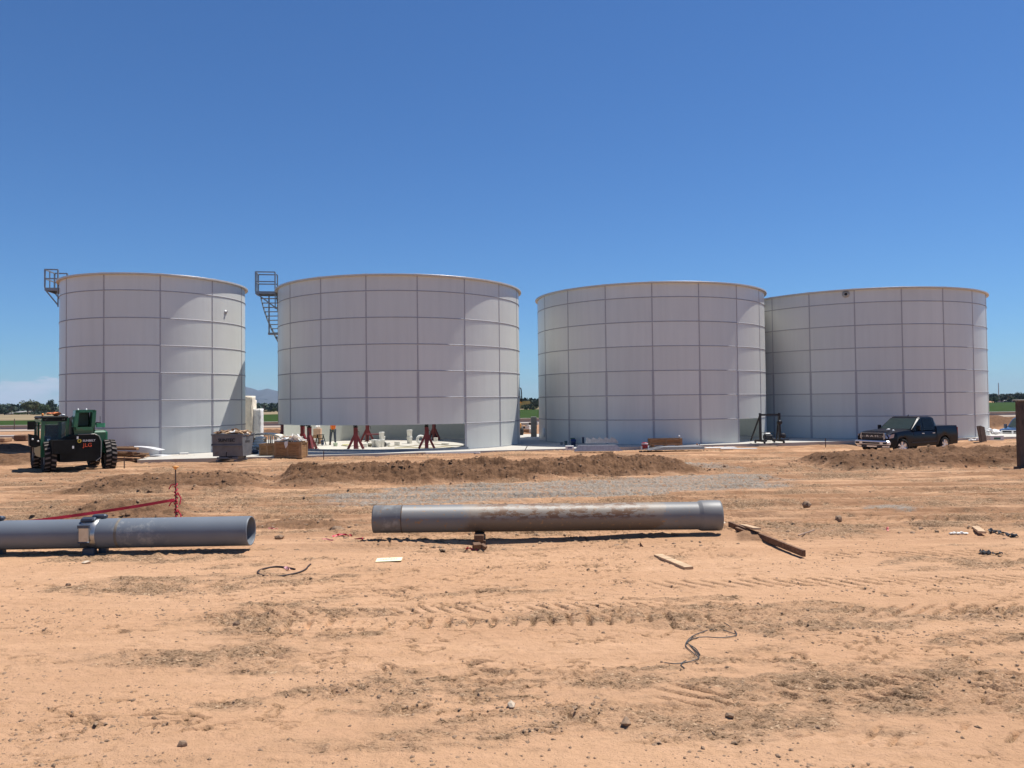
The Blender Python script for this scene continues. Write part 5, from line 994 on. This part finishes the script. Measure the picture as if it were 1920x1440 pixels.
# between second and third tank
D=56; p=AT(1001,820,D); mb=MB(); mb.bev((0,0,.72),(.42,.35,1.62),.03); o=mb.build('concrete_post',mat('grey_concrete',(.17,.17,.165),.9,var=.2,scale=4)); o.location=(p.x,D,-.08); tag(o,'square grey concrete post between the second and third tank','post')
D=60; p=AT(974,823,D); sl=thing('boom_lift','orange boom lift with black basket rail mostly hidden by the raised tank','lift',(p.x-.7,D,-.1),R_(10)); zb_=EYE+(755-753)*D/FPX
mb=MB(); mb.bev((0,0,.75),(1.4,2.0,.5),.06); mb.build('chassis',mat('lift_orange',(.55,.25,.04),.5),sl)
for sx in(-1,1):
    for sy in(-1,1): mb=MB(); mb.lathe([(0,-.13),(.34,-.13),(.40,-.1),(.40,.1),(.34,.13),(0,.13)],n=20,M=Matrix.Translation((sx*.72,sy*.7,.4))@Matrix.Rotation(PI/2,4,'Y')); mb.build('wheel',DARK,sl)
mb=MB(); mb.bar((0,0,1.0),(-.2,0,2.6),.2,.2); mb.build('lift_arm',mat('lift_orange',(0,0,0)),sl)
mb=MB(); mb.bev((0,0,2.58),(1.75,.8,.12),.02); mb.build('basket_floor',MATS['lift_orange'],sl); mb=MB()
for sy in(-.38,.38):
    mb.tube(smooth([Vector(v) for v in((-.85,sy,2.6),(-.85,sy,3.5),(-.7,sy,3.72),(.6,sy,3.72),(.82,sy,3.5),(.85,sy,2.6))],4),.045,6); mb.bar((-.85,sy,3.0),(.85,sy,3.0),.05,.05)
mb.build('basket_rail',BLACKP,sl)
q=random.Random(8); mm=[WHT,DARK,GALV,CARD,WHT,DARK]
for i in range(9):
    x=976+i*3.6; p=AT(x,800-(i%3)*3,66+(i%2)); crate_box('scrap_item',(p.x,p.y,-.1+.32*(i%3)),(q.uniform(.3,.7),.4,q.uniform(.2,.34)),['white','black','grey','brown','pale','dark','dull white','ochre','sooty'][i]+' scrap box in the junk heap between the second and third tank, '+['lowest left','upper left','top left','low middle','middle','top middle','low right','mid right','top right'][i],mm[i%6],rz=q.uniform(-.6,.6),group='junk heaped between the second and third tank')
# right hand debris
p=GP(1846,829); o=MB(); o.prism([(-.30,0),(.12,.0),(.10,.85),(-.16,.95),(-.34,.93)],-.05,.05); o.box((-.2,-.06,.5),(.05,.03,.8)); o=o.build('leaning_board',mat('brown_board',(.16,.115,.08),.85,var=.2)); o.location=(p.x,p.y,p.z); o.rotation_euler=(-.15,0,.2); tag(o,'brown board leaning upright at the right edge of the widest tank','board')
def bag(px,py,s,label,m=WHT,seed=1):
    p=AT(px,py,46 if px<1850 else 49); mb=MB(); mb.rock((0,0,0),s,seed,sq=.7,jag=.25,sm=False); mb.rock((s*.8,.05,-s*.1),s*.7,seed+1,sq=.6); mb.rock((-s*.7,0,-s*.15),s*.6,seed+2,sq=.6); o=mb.build('plastic_bag',m); o.location=p; return tag(o,label,'bag',group='white bags of rubbish at the right of the widest tank')
bag(1822,825,.16,'small white bag left of the leaning brown board',seed=3); bag(1833,824,.2,'crumpled white bag touching the leaning brown board',seed=7); bag(1866,810,.26,'big white bag behind the leaning brown board',seed=11); bag(1857,807,.2,'white bag squeezed beside the tank edge',seed=21)
crate_box('box',AT(1865,827,46.5),(.8,.5,.34),'long white carton with green print right of the leaning board',PAPER,band=GREENP); plank('board',GP(1797,825),GP(1822,827),.14,.10,DWOOD,'dark timber on the ground behind the pickup tail')
# trench shield at the far right edge
D=26.4; p=AT(1913,882,D); BRN=mat('brown_steel',(.085,.055,.040),.7,var=.3,scale=3,dirt=(.14,.09,.06),dirtamt=.2); ht=AT(1906,752,D).z-p.z
ts=thing('trench_shield','brown steel trench shield panel with round holes cut by the right edge','trench shield',(p.x,D,p.z)); W2=.5
mb=MB(); mb.bev((W2/2+.02,.1,ht/2),(W2,.22,ht),.01); mb.bev((W2/2,.1,.06),(W2+.12,.34,.12),.01); mb.build('end_post',BRN,ts)
mb=MB(); mb.bev((W2/2+1.7,.12,ht/2),(2.8,.12,ht-.1),.01); mb.build('side_plate',BRN,ts)
for z in(ht-.26,ht-.74): mb=MB(); mb.lathe([(.105,.012),(.105,.0),(.09,-.004),(0,-.004)],n=20,M=Matrix.Translation((.22,-.012,z))@Matrix.Rotation(PI/2,4,'X')); mb.build('spreader_hole_shade',DARK,ts)  # dark discs painted in for the shade inside the holes
mb=MB(); mb.bev((W2/2,.1,ht+.03),(W2+.1,.3,.05),.01); mb.build('top_cap',mat('pale_cap',(.33,.31,.25),.8),ts)
# ------------------------------------------------------------------ pickup truck
NAVY=mat('navy_car_paint',(.004,.005,.010),.28,var=.05,spec=.15,coat=.08); CHROME=mat('chrome',(.78,.78,.80),.32,metal=1,var=.05); LENS=mat('headlight_lens',(.35,.34,.42),.1,var=.05,metal=.4); DGL=mat('dark_window',(.006,.007,.008),.1,var=.05,spec=.15); WSH=mat('windscreen',(.035,.048,.042),.22,var=.1,spec=.3)
def arc(cx,cz,r,a0,a1,n): return [(cx+r*math.cos(a0+(a1-a0)*i/n),cz+r*math.sin(a0+(a1-a0)*i/n)) for i in range(n+1)]
def car_wheel(parent,x,y,r=.41,w_=.28,side=1,steer=0):
    m=Matrix.Translation((x,y,r))@Matrix.Rotation(steer,4,'Z')@Matrix.Rotation(side*PI/2,4,'Y'); mb=MB()
    mb.lathe([(r*.66,-w_/2),(r*.95,-w_/2),(r,-w_*.38),(r,w_*.38),(r*.95,w_/2),(r*.66,w_/2)],n=32,M=m); t=mb.build('tyre',TYRE,parent)
    mb=MB(); mb.lathe([(r*.66,w_*.46),(r*.62,w_*.38),(r*.60,w_*.1),(0,w_*.1)],n=32,M=m); 
    for k in range(6):
        mm=m@Matrix.Rotation(k*PI/3,4,'Z'); mb.add([mm@Vector(p) for p in((.05,-.03,w_*.36),(r*.63,-.055,w_*.40),(r*.63,.055,w_*.40),(.05,.03,w_*.36),(.05,-.03,w_*.12),(r*.63,-.055,w_*.14),(r*.63,.055,w_*.14),(.05,.03,w_*.12))],[(0,1,2,3),(0,4,5,1),(2,6,7,3)])
    mb.lathe([(.075,w_*.38),(0,w_*.40)],n=12,M=m); mb.build('rim',CHROME,t); return t
def pickup(name,label,loc,rz,paint,plate=True,crosshair=False):
    # local: front toward -Y, x = viewer right when seen from the front; length 5.9, width 2.05
    T=thing(name,label,'pickup truck',loc,rz); F=-2.95
    def body_side(z_of): pass
    wf,wr=-1.95,1.72; R_w=.50
    low=[(F+.12,.42),(wf-R_w,.42)]+arc(wf,.42,R_w,PI,0,12)[1:]+[(wr-R_w,.42)]+arc(wr,.42,R_w,PI,0,12)[1:]+[(2.9,.50)]
    # cross-section loft along y so the hood and flanks are curved
    def sect(y):
        # returns half-profile points (x,z) bottom to top for station y
        if y<-1.05: t=(y-F)/(-1.05-F); zt=1.17+.11*min(1,t*1.4)-.10*max(0,1-t*6); hw=.90+.11*min(1,t*3.5)
        elif y<1.05: zt=1.20; hw=1.01
        else: zt=1.42; hw=1.02
        return zt,hw
    mb=MB(); stations=sorted(set([F,F+.06,F+.15,-2.6,-2.45,-2.2,-1.95,-1.7,-1.45,-1.3,-1.05,-1.04,-.5,0,.5,1.05,1.06,1.22,1.47,1.72,1.97,2.22,2.4,2.9]))
    def zlow(y):
        for c_ in(wf,wr):
            if abs(y-c_)<R_w: return .42+math.sqrt(R_w**2-(y-c_)**2)
        return .42
    ys_=[]
    for i in range(119): ys_.append(F+i*.05)
    ys_=sorted(set([round(v,3) for v in ys_+[-1.05,-1.049,1.05,1.051,2.95]])); rows=[]
    for y in ys_:
        zt,hw=sect(y); zl=zlow(y); hood=y<-1.05; bed=y>=1.05
        pr=[(hw*.97,zl),(hw,max(zl,.62)),(hw+.015,max(zl+.0,.95)),(hw*.985,zt-.14),(hw*.94,zt-.04)]
        if bed: pr+=[(hw*.93,zt),(hw*.86,zt)]
        elif hood: pr+=[(hw*.82,zt+.0),(hw*.35,zt+.045)]
        else: pr+=[(hw*.90,zt),(hw*.5,zt)]
        rows.append([( x,y,z) for x,z in pr]+[(-x,y,z) for x,z in pr[::-1]])
    n=len(rows[0]); vs=[v for r_ in rows for v in r_]; fs=[]
    for i in range(len(rows)-1):
        for j in range(n-1): fs.append((i*n+j,i*n+j+1,(i+1)*n+j+1,(i+1)*n+j))
    mb.add(vs,fs,0,True); mb.add(rows[0],[tuple(range(n))]); mb.add(rows[-1],[tuple(range(n-1,-1,-1))]); B=mb.build('body',paint,T); 
    sp=B.modifiers.new('es','EDGE_SPLIT'); sp.split_angle=R_(32)
    mb=MB(); mb.box((0,0,.50),(1.7,5.5,.25)); 
    for c_ in(wf,wr): mb.box((0,c_,.72),(1.72,1.0,.42))
    mb.box((0,2.0,1.30),(1.7,1.8,.02)); mb.build('underbody',DARK,T)
    # cabin
    st=[(-1.12,.90,1.22,1.26),(-.30,.80,1.22,1.86),(-.15,.78,1.22,1.93),(.15,.775,1.22,1.955),(.75,.77,1.22,1.95),(1.02,.765,1.22,1.91),(1.30,.80,1.22,1.36)]
    mb=MB(); rows=[]
    for y,tw,zb_,zt in st: rows.append([(.955,y,zb_),(.945,y,zb_+(zt-zb_)*.08),(tw+.04,y,zt-.06*(zt>1.4)),(tw-.05,y,zt)]+[(-(tw-.05),y,zt),(-(tw+.04),y,zt-.06*(zt>1.4)),(-.945,y,zb_+(zt-zb_)*.08),(-.955,y,zb_)])
    vs=[v for r_ in rows for v in r_]; n=8; mb.add(vs,[(i*n+j,i*n+j+1,(i+1)*n+j+1,(i+1)*n+j) for i in range(len(rows)-1) for j in range(n-1)],0,False); mb.build('cabin',paint,T)
    mb=MB(); mb.add([(-.84,-1.06,1.29),(.84,-1.06,1.29),(.75,-.32,1.84),(-.75,-.32,1.84)],[(0,1,2,3)]); 
    for v in range(4): x,y,z=mb.v[v]; mb.v[v]=(x,y-.02,z+.02)
    mb.build('windscreen',WSH,T)
    for s in(-1,1):
        def sd(y,z): f=(z-1.26)/.62; return (s*(.965-.145*f),y,z)
        for nm,pl in(('front_side_window',[(-.72,1.30),(-.14,1.30),(-.14,1.84),(-.30,1.80)]),('rear_side_window',[(-.04,1.30),(.86,1.30),(.80,1.80),(-.04,1.85)])):
            mb=MB(); mb.add([sd(y,z) for y,z in pl],[(0,1,2,3) if s>0 else (3,2,1,0)]); w_=mb.build(nm,DGL,T)
        mb=MB(); mb.bev((s*1.13,-.78,1.36),(.20,.12,.26),.04); mb.bar((s*.97,-.72,1.30),(s*1.1,-.76,1.32),.05,.05); mb.build('side_mirror',paint,T)
        for y in(-.22,.72): mb=MB(); mb.bev((s*1.035,y,1.06),(.03,.20,.035),.01); mb.build('door_handle',CHROME,T)
        mb=MB()
        for y in(-1.02,-.10,.92): mb.box((s*1.017,y,.92),(.012,.012,.62))
        mb.box((s*1.018,-.1,.60),(.02,2.2,.05)); mb.build('door_seam',DARK,T)
        mb=MB(); mb.add([(s*.62,F-.01,1.04),(s*.98,F+.10,1.06),(s*1.015,F+.34,1.10),(s*1.0,F+.30,.90),(s*.92,F+.04,.86),(s*.62,F-.02,.88)],[(0,1,2,3,4,5) if s<0 else (5,4,3,2,1,0)]); mb.v=[(x,y-.03,z) for x,y,z in mb.v]; mb.build('headlight',LENS,T)
        for y,r_ in((wf,.41),(wr,.41)): car_wheel(T,s*.90,y,.41,.28,s,steer=(-.35 if y<0 else 0))
        mb=MB(); mb.bev((s*.97,2.93,1.12),(.13,.06,.40),.02); mb.build('tail_lamp',mat('tail_red',(.25,.01,.01),.2),T)
    mb=MB(); z0_,z1_=.80,1.14
    mb.prism([(-.66,z0_),(.66,z0_),(.74,z0_+.08),(.70,z1_),(-.70,z1_),(-.74,z0_+.08)],F-.05,F+.05); g_=mb.build('grille',CHROME if crosshair else mat('grille_frame',(.40,.40,.42),.25,metal=.9),T)
    mb=MB(); 
    if crosshair:
        for sx in(-1,1):
            for zz in(.88,1.04): mb.box((sx*.33,F-.055,zz),(.54,.012,.12))
    else:
        for zz in(.86,1.06): mb.box((0,F-.055,zz),(1.24,.012,.12))
        mb.box((0,F-.056,.96),(1.15,.01,.05))
    mb.build('grille_opening',DARK,g_)
    if not crosshair: text('lettering','RAM',.13,CHROME,g_,Matrix.Translation((0,F-.068,.97))@Matrix.Rotation(PI/2,4,'X')@Matrix.Scale(2.2,4,(1,0,0)),.006,1.5)
    mb=MB(); mb.bev((0,F-.06,.62),(2.0,.26,.26),.06); mb.bev((0,F-.02,.44),(1.8,.2,.12),.03); bu=mb.build('bumper',CHROME if not crosshair else mat('silver_bumper',(.35,.36,.38),.3,metal=.7),T)
    mb=MB(); mb.box((0,F-.192,.62),(1.0,.01,.09)); 
    for s in(-1,1): mb.box((s*.80,F-.192,.62),(.22,.01,.10)); mb.box((s*.45,F-.125,.44),(.3,.01,.07))
    mb.build('bumper_opening',DARK,bu)
    mb=MB(); mb.bev((0,2.99,.60),(1.9,.14,.2),.04); mb.build('rear_bumper',CHROME,T)
    mb=MB(); mb.bar((.0,.05,1.95),(.0,.12,2.03),.04,.03); mb.build('roof_fin',DARK,T)
    return T
TX,TY=21.5,42.3
PK=pickup('pickup_truck','dark navy crew cab pickup with chrome grille parked before the widest tank',(TX,TY,-.46),0,NAVY)
hd=Vector((-.868,-.496)); PK.rotation_euler=(0,0,math.atan2(hd.x,-hd.y))
PK2=pickup('pickup_truck','blue pickup facing the camera with silver crosshair grille, cut by the brown trench shield',(36.0,54.3,-.90),R_(-50),mat('slate_blue_paint',(.03,.05,.10),.25,coat=.8),crosshair=True)
mb=MB(); mb.add([(0,0,0),(.25,0,.02),(.12,.06,.16)],[(0,1,2),(2,1,0)])
mb=MB(); mb.rock((0,0,0),.09,77,sq=.9,jag=.4); mb.rock((.28,.05,-.06),.08,78,sq=.8,jag=.4); o=mb.build('paper_bag',WHT); o.location=PK.matrix_basis.translation; o.location=Matrix.Translation((TX,TY,-.46))@Matrix.Rotation(math.atan2(hd.x,-hd.y),4,'Z')@Vector((.55,-2.45,1.30)); tag(o,'crumpled white paper on the hood of the navy pickup','paper')
# ------------------------------------------------------------------ background
def foliage(name,n,rx,ry,rz,leaf,m,parent,seed,c=(0,0,0),clumps=7):
    q=np.random.RandomState(seed); cc=[]
    for i in range(clumps):
        a=q.rand()*6.28; rr=q.rand()**.5*.62; cc.append((math.cos(a)*rr*rx,math.sin(a)*rr*ry,(q.rand()*1.5-.65)*rz*.6,.34+.28*q.rand()))
    V=[];F=[]
    for i in range(n):
        k=cc[q.randint(clumps)]; d=q.normal(size=3); d/=np.linalg.norm(d); r_=q.rand()**.4
        p=np.array([c[0]+k[0]+d[0]*rx*k[3]*r_,c[1]+k[1]+d[1]*ry*k[3]*r_,c[2]+k[2]+d[2]*rz*k[3]*r_*.9]); u=q.normal(size=3); u/=np.linalg.norm(u); v=np.cross(u,q.normal(size=3)); v/=np.linalg.norm(v)+1e-6; s=leaf*(.6+.8*q.rand()); b=len(V)
        V+=[tuple(p-u*s-v*s*.5),tuple(p+u*s-v*s*.4),tuple(p+u*s*.7+v*s*.6),tuple(p-u*s*.8+v*s*.5)]; F.append((b,b+1,b+2,b+3))
    me=bpy.data.meshes.new(name); me.from_pydata(V,[],F); me.materials.append(m); o=bpy.data.objects.new(name,me); COL.objects.link(o); o.parent=parent; return o
LEAF=mat('leaf_green',(.055,.085,.030),.8,var=.45,scale=.35); LEAF2=mat('leaf_olive',(.085,.095,.038),.8,var=.4,scale=.35); LEAF3=mat('leaf_dark',(.022,.042,.024),.8,var=.4,scale=.4); BARK=mat('bark',(.09,.06,.04),.9)
def tree(px,py_top,wpx,D,label,m=LEAF,py_base=None,seed=1,group='trees along the far edge of the fields',trunk=.3):
    top=AT(px,py_top,D); z0=-.1; h=top.z-z0; w_=wpx*D/FPX/2
    t=thing('tree',label,'tree',(top.x,D,z0),0,group); tz=h*trunk*.9
    mb=MB(); mb.tube([(0,0,0),(.05*w_,0,tz*.6),(0,.05*w_,h*.55)],[w_*.09,w_*.07,w_*.03],6)
    for a in(0.5,2.4,4.4): mb.tube([(0,0,tz*.8),(math.cos(a)*w_*.45,math.sin(a)*w_*.45,h*.62)],[w_*.05,w_*.015],5)
    mb.build('trunk',BARK,t); foliage('crown',900,w_,w_,h*(1-trunk)*.62,max(.16,w_*.085),m,t,seed,(0,0,h*(trunk+(1-trunk)*.5)),9); return t
def palm(px,py_top,D,label,lean=0,fr=1.6):
    top=AT(px,py_top,D); h=top.z+.1-fr*.4; t=thing('palm_tree',label,'palm tree',(top.x,D,-.1),0,'palms on the horizon'); mb=MB(); mb.tube([(0,0,0),(lean*.4,0,h*.6),(lean,0,h)],[.28,.2,.16],7); mb.build('trunk',BARK,t)
    mb=MB(); q=random.Random(int(px*7))
    for i in range(34):
        a=q.uniform(0,6.28); e=q.uniform(-.9,1.2); d=Vector((math.cos(a)*math.cos(e),math.sin(a)*math.cos(e),math.sin(e))); sd_=Vector((-math.sin(a),math.cos(a),0))*.14*fr; b=Vector((lean,0,h)); m_=b+d*fr*.6; e_=b+d*fr+Vector((0,0,-.35*fr*math.cos(e)))
        mb.add([b,m_+sd_,e_,m_-sd_],[(0,1,2,3)])
    mb.build('crown',LEAF3,t)
D=300
for i,(px,pt,w_,m,lab) in enumerate([(52,752,26,LEAF2,'leftmost olive tree of the big clump left of the smallest tank'),(63,749,28,LEAF2,'tallest olive tree of the left clump'),(73,757,26,LEAF,'green tree in the middle of the left clump'),(84,758,24,LEAF,'rounded green tree right of the clump middle'),(94,750,17,LEAF3,'slim dark tree at the right end of the left clump'),(99,760,12,LEAF3,'small dark tree ending the left clump'),(8,768,26,LEAF3,'low dark tree at the left frame edge'),(34,774,18,LEAF,'small green bush tree left of the big clump'),(45,773,16,LEAF2,'low olive bush at the foot of the big clump'),(70,772,30,LEAF3,'wide dark bush before the left clump'),(105,772,16,LEAF3,'dark bush peeking out beside the smallest tank')]):
    tree(px,pt,w_,D+(i%3)*6-8*(i>8),lab,m,seed=20+i,trunk=.15 if i>5 else .25)
for px,pt,l,lab in((4,761,.3,'short palm at the left frame edge'),(12,759,2.6,'leaning palm second from the left frame edge'),(530,763,0,'left palm of the pair between the two left tanks'),(534.5,762,0,'right palm of the pair between the two left tanks'),(0,763,0,'palm cut by the left frame edge')): palm(px,pt,330,lab,lean=l)
for i,(px,pt,w_,m,D_,lab) in enumerate([(506,768,14,LEAF3,300,'dark tree left in the gap of the two left tanks'),(514,765,13,LEAF,300,'taller green tree in the gap of the two left tanks'),(523,767,14,LEAF3,300,'dark tree right in the gap of the two left tanks'),(533,768,14,LEAF,300,'green tree half hidden by the raised tank edge'),(498,770,12,LEAF,305,'low tree beside the white wrapped stack'),
   (983,758,18,LEAF,285,'green bush tree left in the middle gap'),(993,757,18,LEAF3,280,'dark bush tree in the middle gap'),(1003,750,20,LEAF3,290,'tallest dark tree in the middle gap'),(1012,752,14,LEAF,286,'green tree beside the edge of the third tank'),(988,761,14,LEAF2,270,'low olive bush in the middle gap'),(1001,762,14,LEAF2,272,'low olive bush before the tallest dark tree'),
   (1860,737,15,LEAF3,380,'dark tree touching the widest tank edge'),(1868,738,16,LEAF3,380,'dark tree second from the widest tank'),(1878,741,12,LEAF3,385,'dark tree left of the radio mast foot'),(1885,742,7,LEAF3,385,'slim cypress like tree right of the mast'),(1864,744,18,LEAF,370,'low green tree under the dark ones at right'),(1907,736,16,LEAF3,385,'big dark tree left of the trench shield'),(1915,735,18,LEAF3,380,'big dark tree over the trench shield'),(1899,745,12,LEAF,382,'low tree before the big right tree'),(1891,748,9,LEAF3,380,'dark shrub between the two tree groups at right')]):
    tree(px,pt,w_,D_,lab,m,seed=60+i,trunk=.12)
HW=mat('house_wall',(.42,.39,.35),.9,var=.1,scale=.3); HR=mat('house_roof',(.30,.28,.26),.8); HY=mat('hay_yellow',(.42,.30,.10),.95,var=.2,scale=.3)
def house(px,pyt,wpx,D,label,h=None,m=HW,rm=HR,nwin=3):
    a=AT(px-wpx/2,pyt,D); b=AT(px+wpx/2,pyt,D); w_=b.x-a.x; top=a.z; t=thing('house',label,'house',((a.x+b.x)/2,D,-.1)); hh=top+.1; e=hh*.7
    mb=MB(); mb.box((0,4,e/2),(w_,8,e)); wl=mb.build('wall',m,t); mb=MB(); mb.prism([(-.5,e),(8.5,e),(4,hh)],-w_/2-.3,w_/2+.3,axis='x'); mb.build('roof',rm,t)
    for i in range(nwin): mb=MB(); mb.box(((i+.5)/nwin*w_-w_/2,-.02,e*.5),(w_/nwin*.35,.05,e*.35)); mb.build('window',DGL,t)
for a in((17,774,16,310,'long pale house at the far left behind the crop field'),(36,771,14,315,'pale house left of the big tree clump'),(106,776,8,300,'small white house just left of the smallest tank'),(499,770,10,320,'white house between the two left tanks'),(1889,750,14,400,'low white house between the tree groups at right'),(1903,751,10,395,'small white house near the trench shield')): house(*a)
t=AT(985,752,320); hs=thing('hay_stack','long yellow hay stack above the bushes in the middle gap','hay stack',(t.x,320,-.1)); mb=MB(); mb.prism([(-6,0),(-5.6,t.z*.85),(-4,t.z+.1),(1.5,t.z+.1),(4,t.z*.6),(5,0)],-4,4); mb.build('hay',HY,hs)
def pole(px,pyt,D,label,r=.14,cross=False,name='utility_pole',m=BARK):
    t=AT(px,pyt,D); p=thing(name,label,'pole' if name!='radio_mast' else 'mast',(t.x,D,-.1)); mb=MB(); mb.tube([(0,0,0),(0,0,t.z+.1)],[r,r*.7],7); mb.build('shaft',m,p)
    if cross: mb=MB(); mb.bar((-1.1,0,t.z-.5),(1.1,0,t.z-.5),.12,.14); mb.build('cross_arm',m,p)
pole(27,785,92,'thin dark post by the farm road at left',.06,m=STK); pole(21,762,300,'utility pole behind the left field',.15,True); pole(495,758,330,'utility pole between the two left tanks',.2,True); pole(1872,718,420,'tall thin radio mast beyond the trees at right',.28,name='radio_mast',m=GALV); pole(1891,742,420,'utility pole right of the radio mast',.18,True)
# canal bank wall along the near edge of the crop
WALLM=mat('canal_concrete',(.42,.37,.32),.9,var=.1,scale=.5)
cw=thing('canal_wall','low pale concrete irrigation wall along the near edge of the crop field','wall',(0,0,0)); mb=MB()
pts=[(-260,85),(-65,95),(78,114),(330,146)]
for (a,b),(c_,d) in zip(pts[:-1],pts[1:]): mb.bar((a,b,.02),(c_,d,.02),.35,.62)
mb.build('wall',WALLM,cw); mb=MB()
for (a,b),(c_,d) in zip(pts[:-1],pts[1:]): mb.bar((a,b,.36),(c_,d,.36),.6,.06)
mb.build('coping',mat('coping_pale',(.62,.58,.52),.9),cw)
q=random.Random(3)
def slant(x): return 84+(x+60)*.13
for i,(px,py,w_,h,lab) in enumerate([(22,822,2.8,.28,'long low concrete block on the dirt at the far left'),(44,826,1.0,.45,'dark crate on the dirt left of the telehandler mirror'),(4,828,1.0,.3,'block cut by the left frame edge')]):
    p=G(px,py,-.1); D_=p.y; mb=MB(); mb.bev((0,0,h/2),(w_,1,h),.05); o=mb.build('concrete_block',[WALLM,DWOOD,CARD][i]); o.location=(p.x,D_,-.1); tag(o,lab,'block')
mb=MB(); mb.rock((0,0,0),.6,71,sq=.4); o=mb.build('tarp_bundle',MATS['dark_tarp']); o.location=G(42,866,0)+Vector((0,0,.1)); tag(o,'dark blue tarp bundle on the dirt left of the telehandler','tarp')
# mountains
MT=mat('mountain_rock',(.045,.045,.047),.95,var=.2,scale=.002,bump=.0)
def ridge(name,prof,D,depth,seed,label):
    # prof: list of (px,py) crest as seen; real ridge with slopes both sides
    nx,ny=160,14; xs_=np.linspace(prof[0][0],prof[-1][0],nx); yc=np.interp(xs_,[p[0] for p in prof],[p[1] for p in prof]); X=[];Y=[];Z=[]
    crest=[AT(a,b,D) for a,b in zip(xs_,yc)]; vs=[]
    for j in range(ny):
        f=j/(ny-1)*2-1
        for i,c_ in enumerate(crest):
            nz_=float(fbm(np.array([[i*.09+seed]]),np.array([[j*.35]]),5,seed,.6)[0,0])
            z=(c_.z)*(1-abs(f))**.9*(1 if j==ny//2 else .55+.9*nz_*.9); x=c_.x*(1+f*depth/D); vs.append((x,D+f*depth+ (nz_-.5)*depth*.5,max(z,-5)))
    mb=MB(); mb.add(vs,[(j*nx+i,j*nx+i+1,(j+1)*nx+i+1,(j+1)*nx+i) for j in range(ny-1) for i in range(nx-1)],0,True); return tag(mb.build(name,MT),label,'mountain',kind='structure')
ridge('mountains',[(-200,770),(60,768),(250,752),(380,735),(440,718),(470,724),(486,730),(497,726),(512,728),(540,735),(600,750),(760,752),(900,757)],7000,1500,5,'hazy blue mountain ridge between the two left tanks')
ridge('hills',[(850,759),(960,752),(985,749),(1000,751),(1050,752),(1200,753)],7500,1200,9,'faint distant hills in the middle gap')
# hazy air
hz=MB(); hz.box((0,4500,97),(16000,9500,196.2)); H_=hz.build('haze',[]); 
hm=bpy.data.materials.new('hazy_air'); hm.use_nodes=True; n_=hm.node_tree; n_.nodes.clear(); o_=n_.nodes.new('ShaderNodeOutputMaterial'); v_=n_.nodes.new('ShaderNodeVolumePrincipled'); v_.inputs['Color'].default_value=(.62,.80,1,1); v_.inputs['Density'].default_value=.00007; v_.inputs['Anisotropy'].default_value=.0
n_.links.new(v_.outputs[0],o_.inputs['Volume']); H_.data.materials.append(hm); tag(H_,'thin hazy air over the whole valley','haze',kind='stuff')

WN=fbm(np.linspace(-8,10,200)[None],np.full((1,200),3.),3,5)[0]
def woods(n,seed):
    q=np.random.RandomState(seed); V=[];F=[]
    for i in range(n):
        x=q.uniform(-420,520); y=q.uniform(430,520)+max(0,x)*.35; hh=(2.0+3.6*WN[min(199,int((x+420)/4.8))])*(1.0); z=q.rand()**.8*hh; p=np.array([x,y,z]); u=q.normal(size=3); u/=np.linalg.norm(u); v=np.cross(u,q.normal(size=3)); v/=np.linalg.norm(v)+1e-6; s_=1.1; b_=len(V)
        V+=[tuple(p-u*s_-v*s_*.6),tuple(p+u*s_-v*s_*.5),tuple(p+u*s_*.7+v*s_*.6),tuple(p-u*s_*.8+v*s_*.5)]; F.append((b_,b_+1,b_+2,b_+3))
    me=bpy.data.meshes.new('far_woods'); me.from_pydata(V,[],F); me.materials.append(LEAF3); o=bpy.data.objects.new('far_woods',me); COL.objects.link(o); tag(o,'low dark line of far woods along the horizon','woods',kind='stuff')
woods(16000,5)
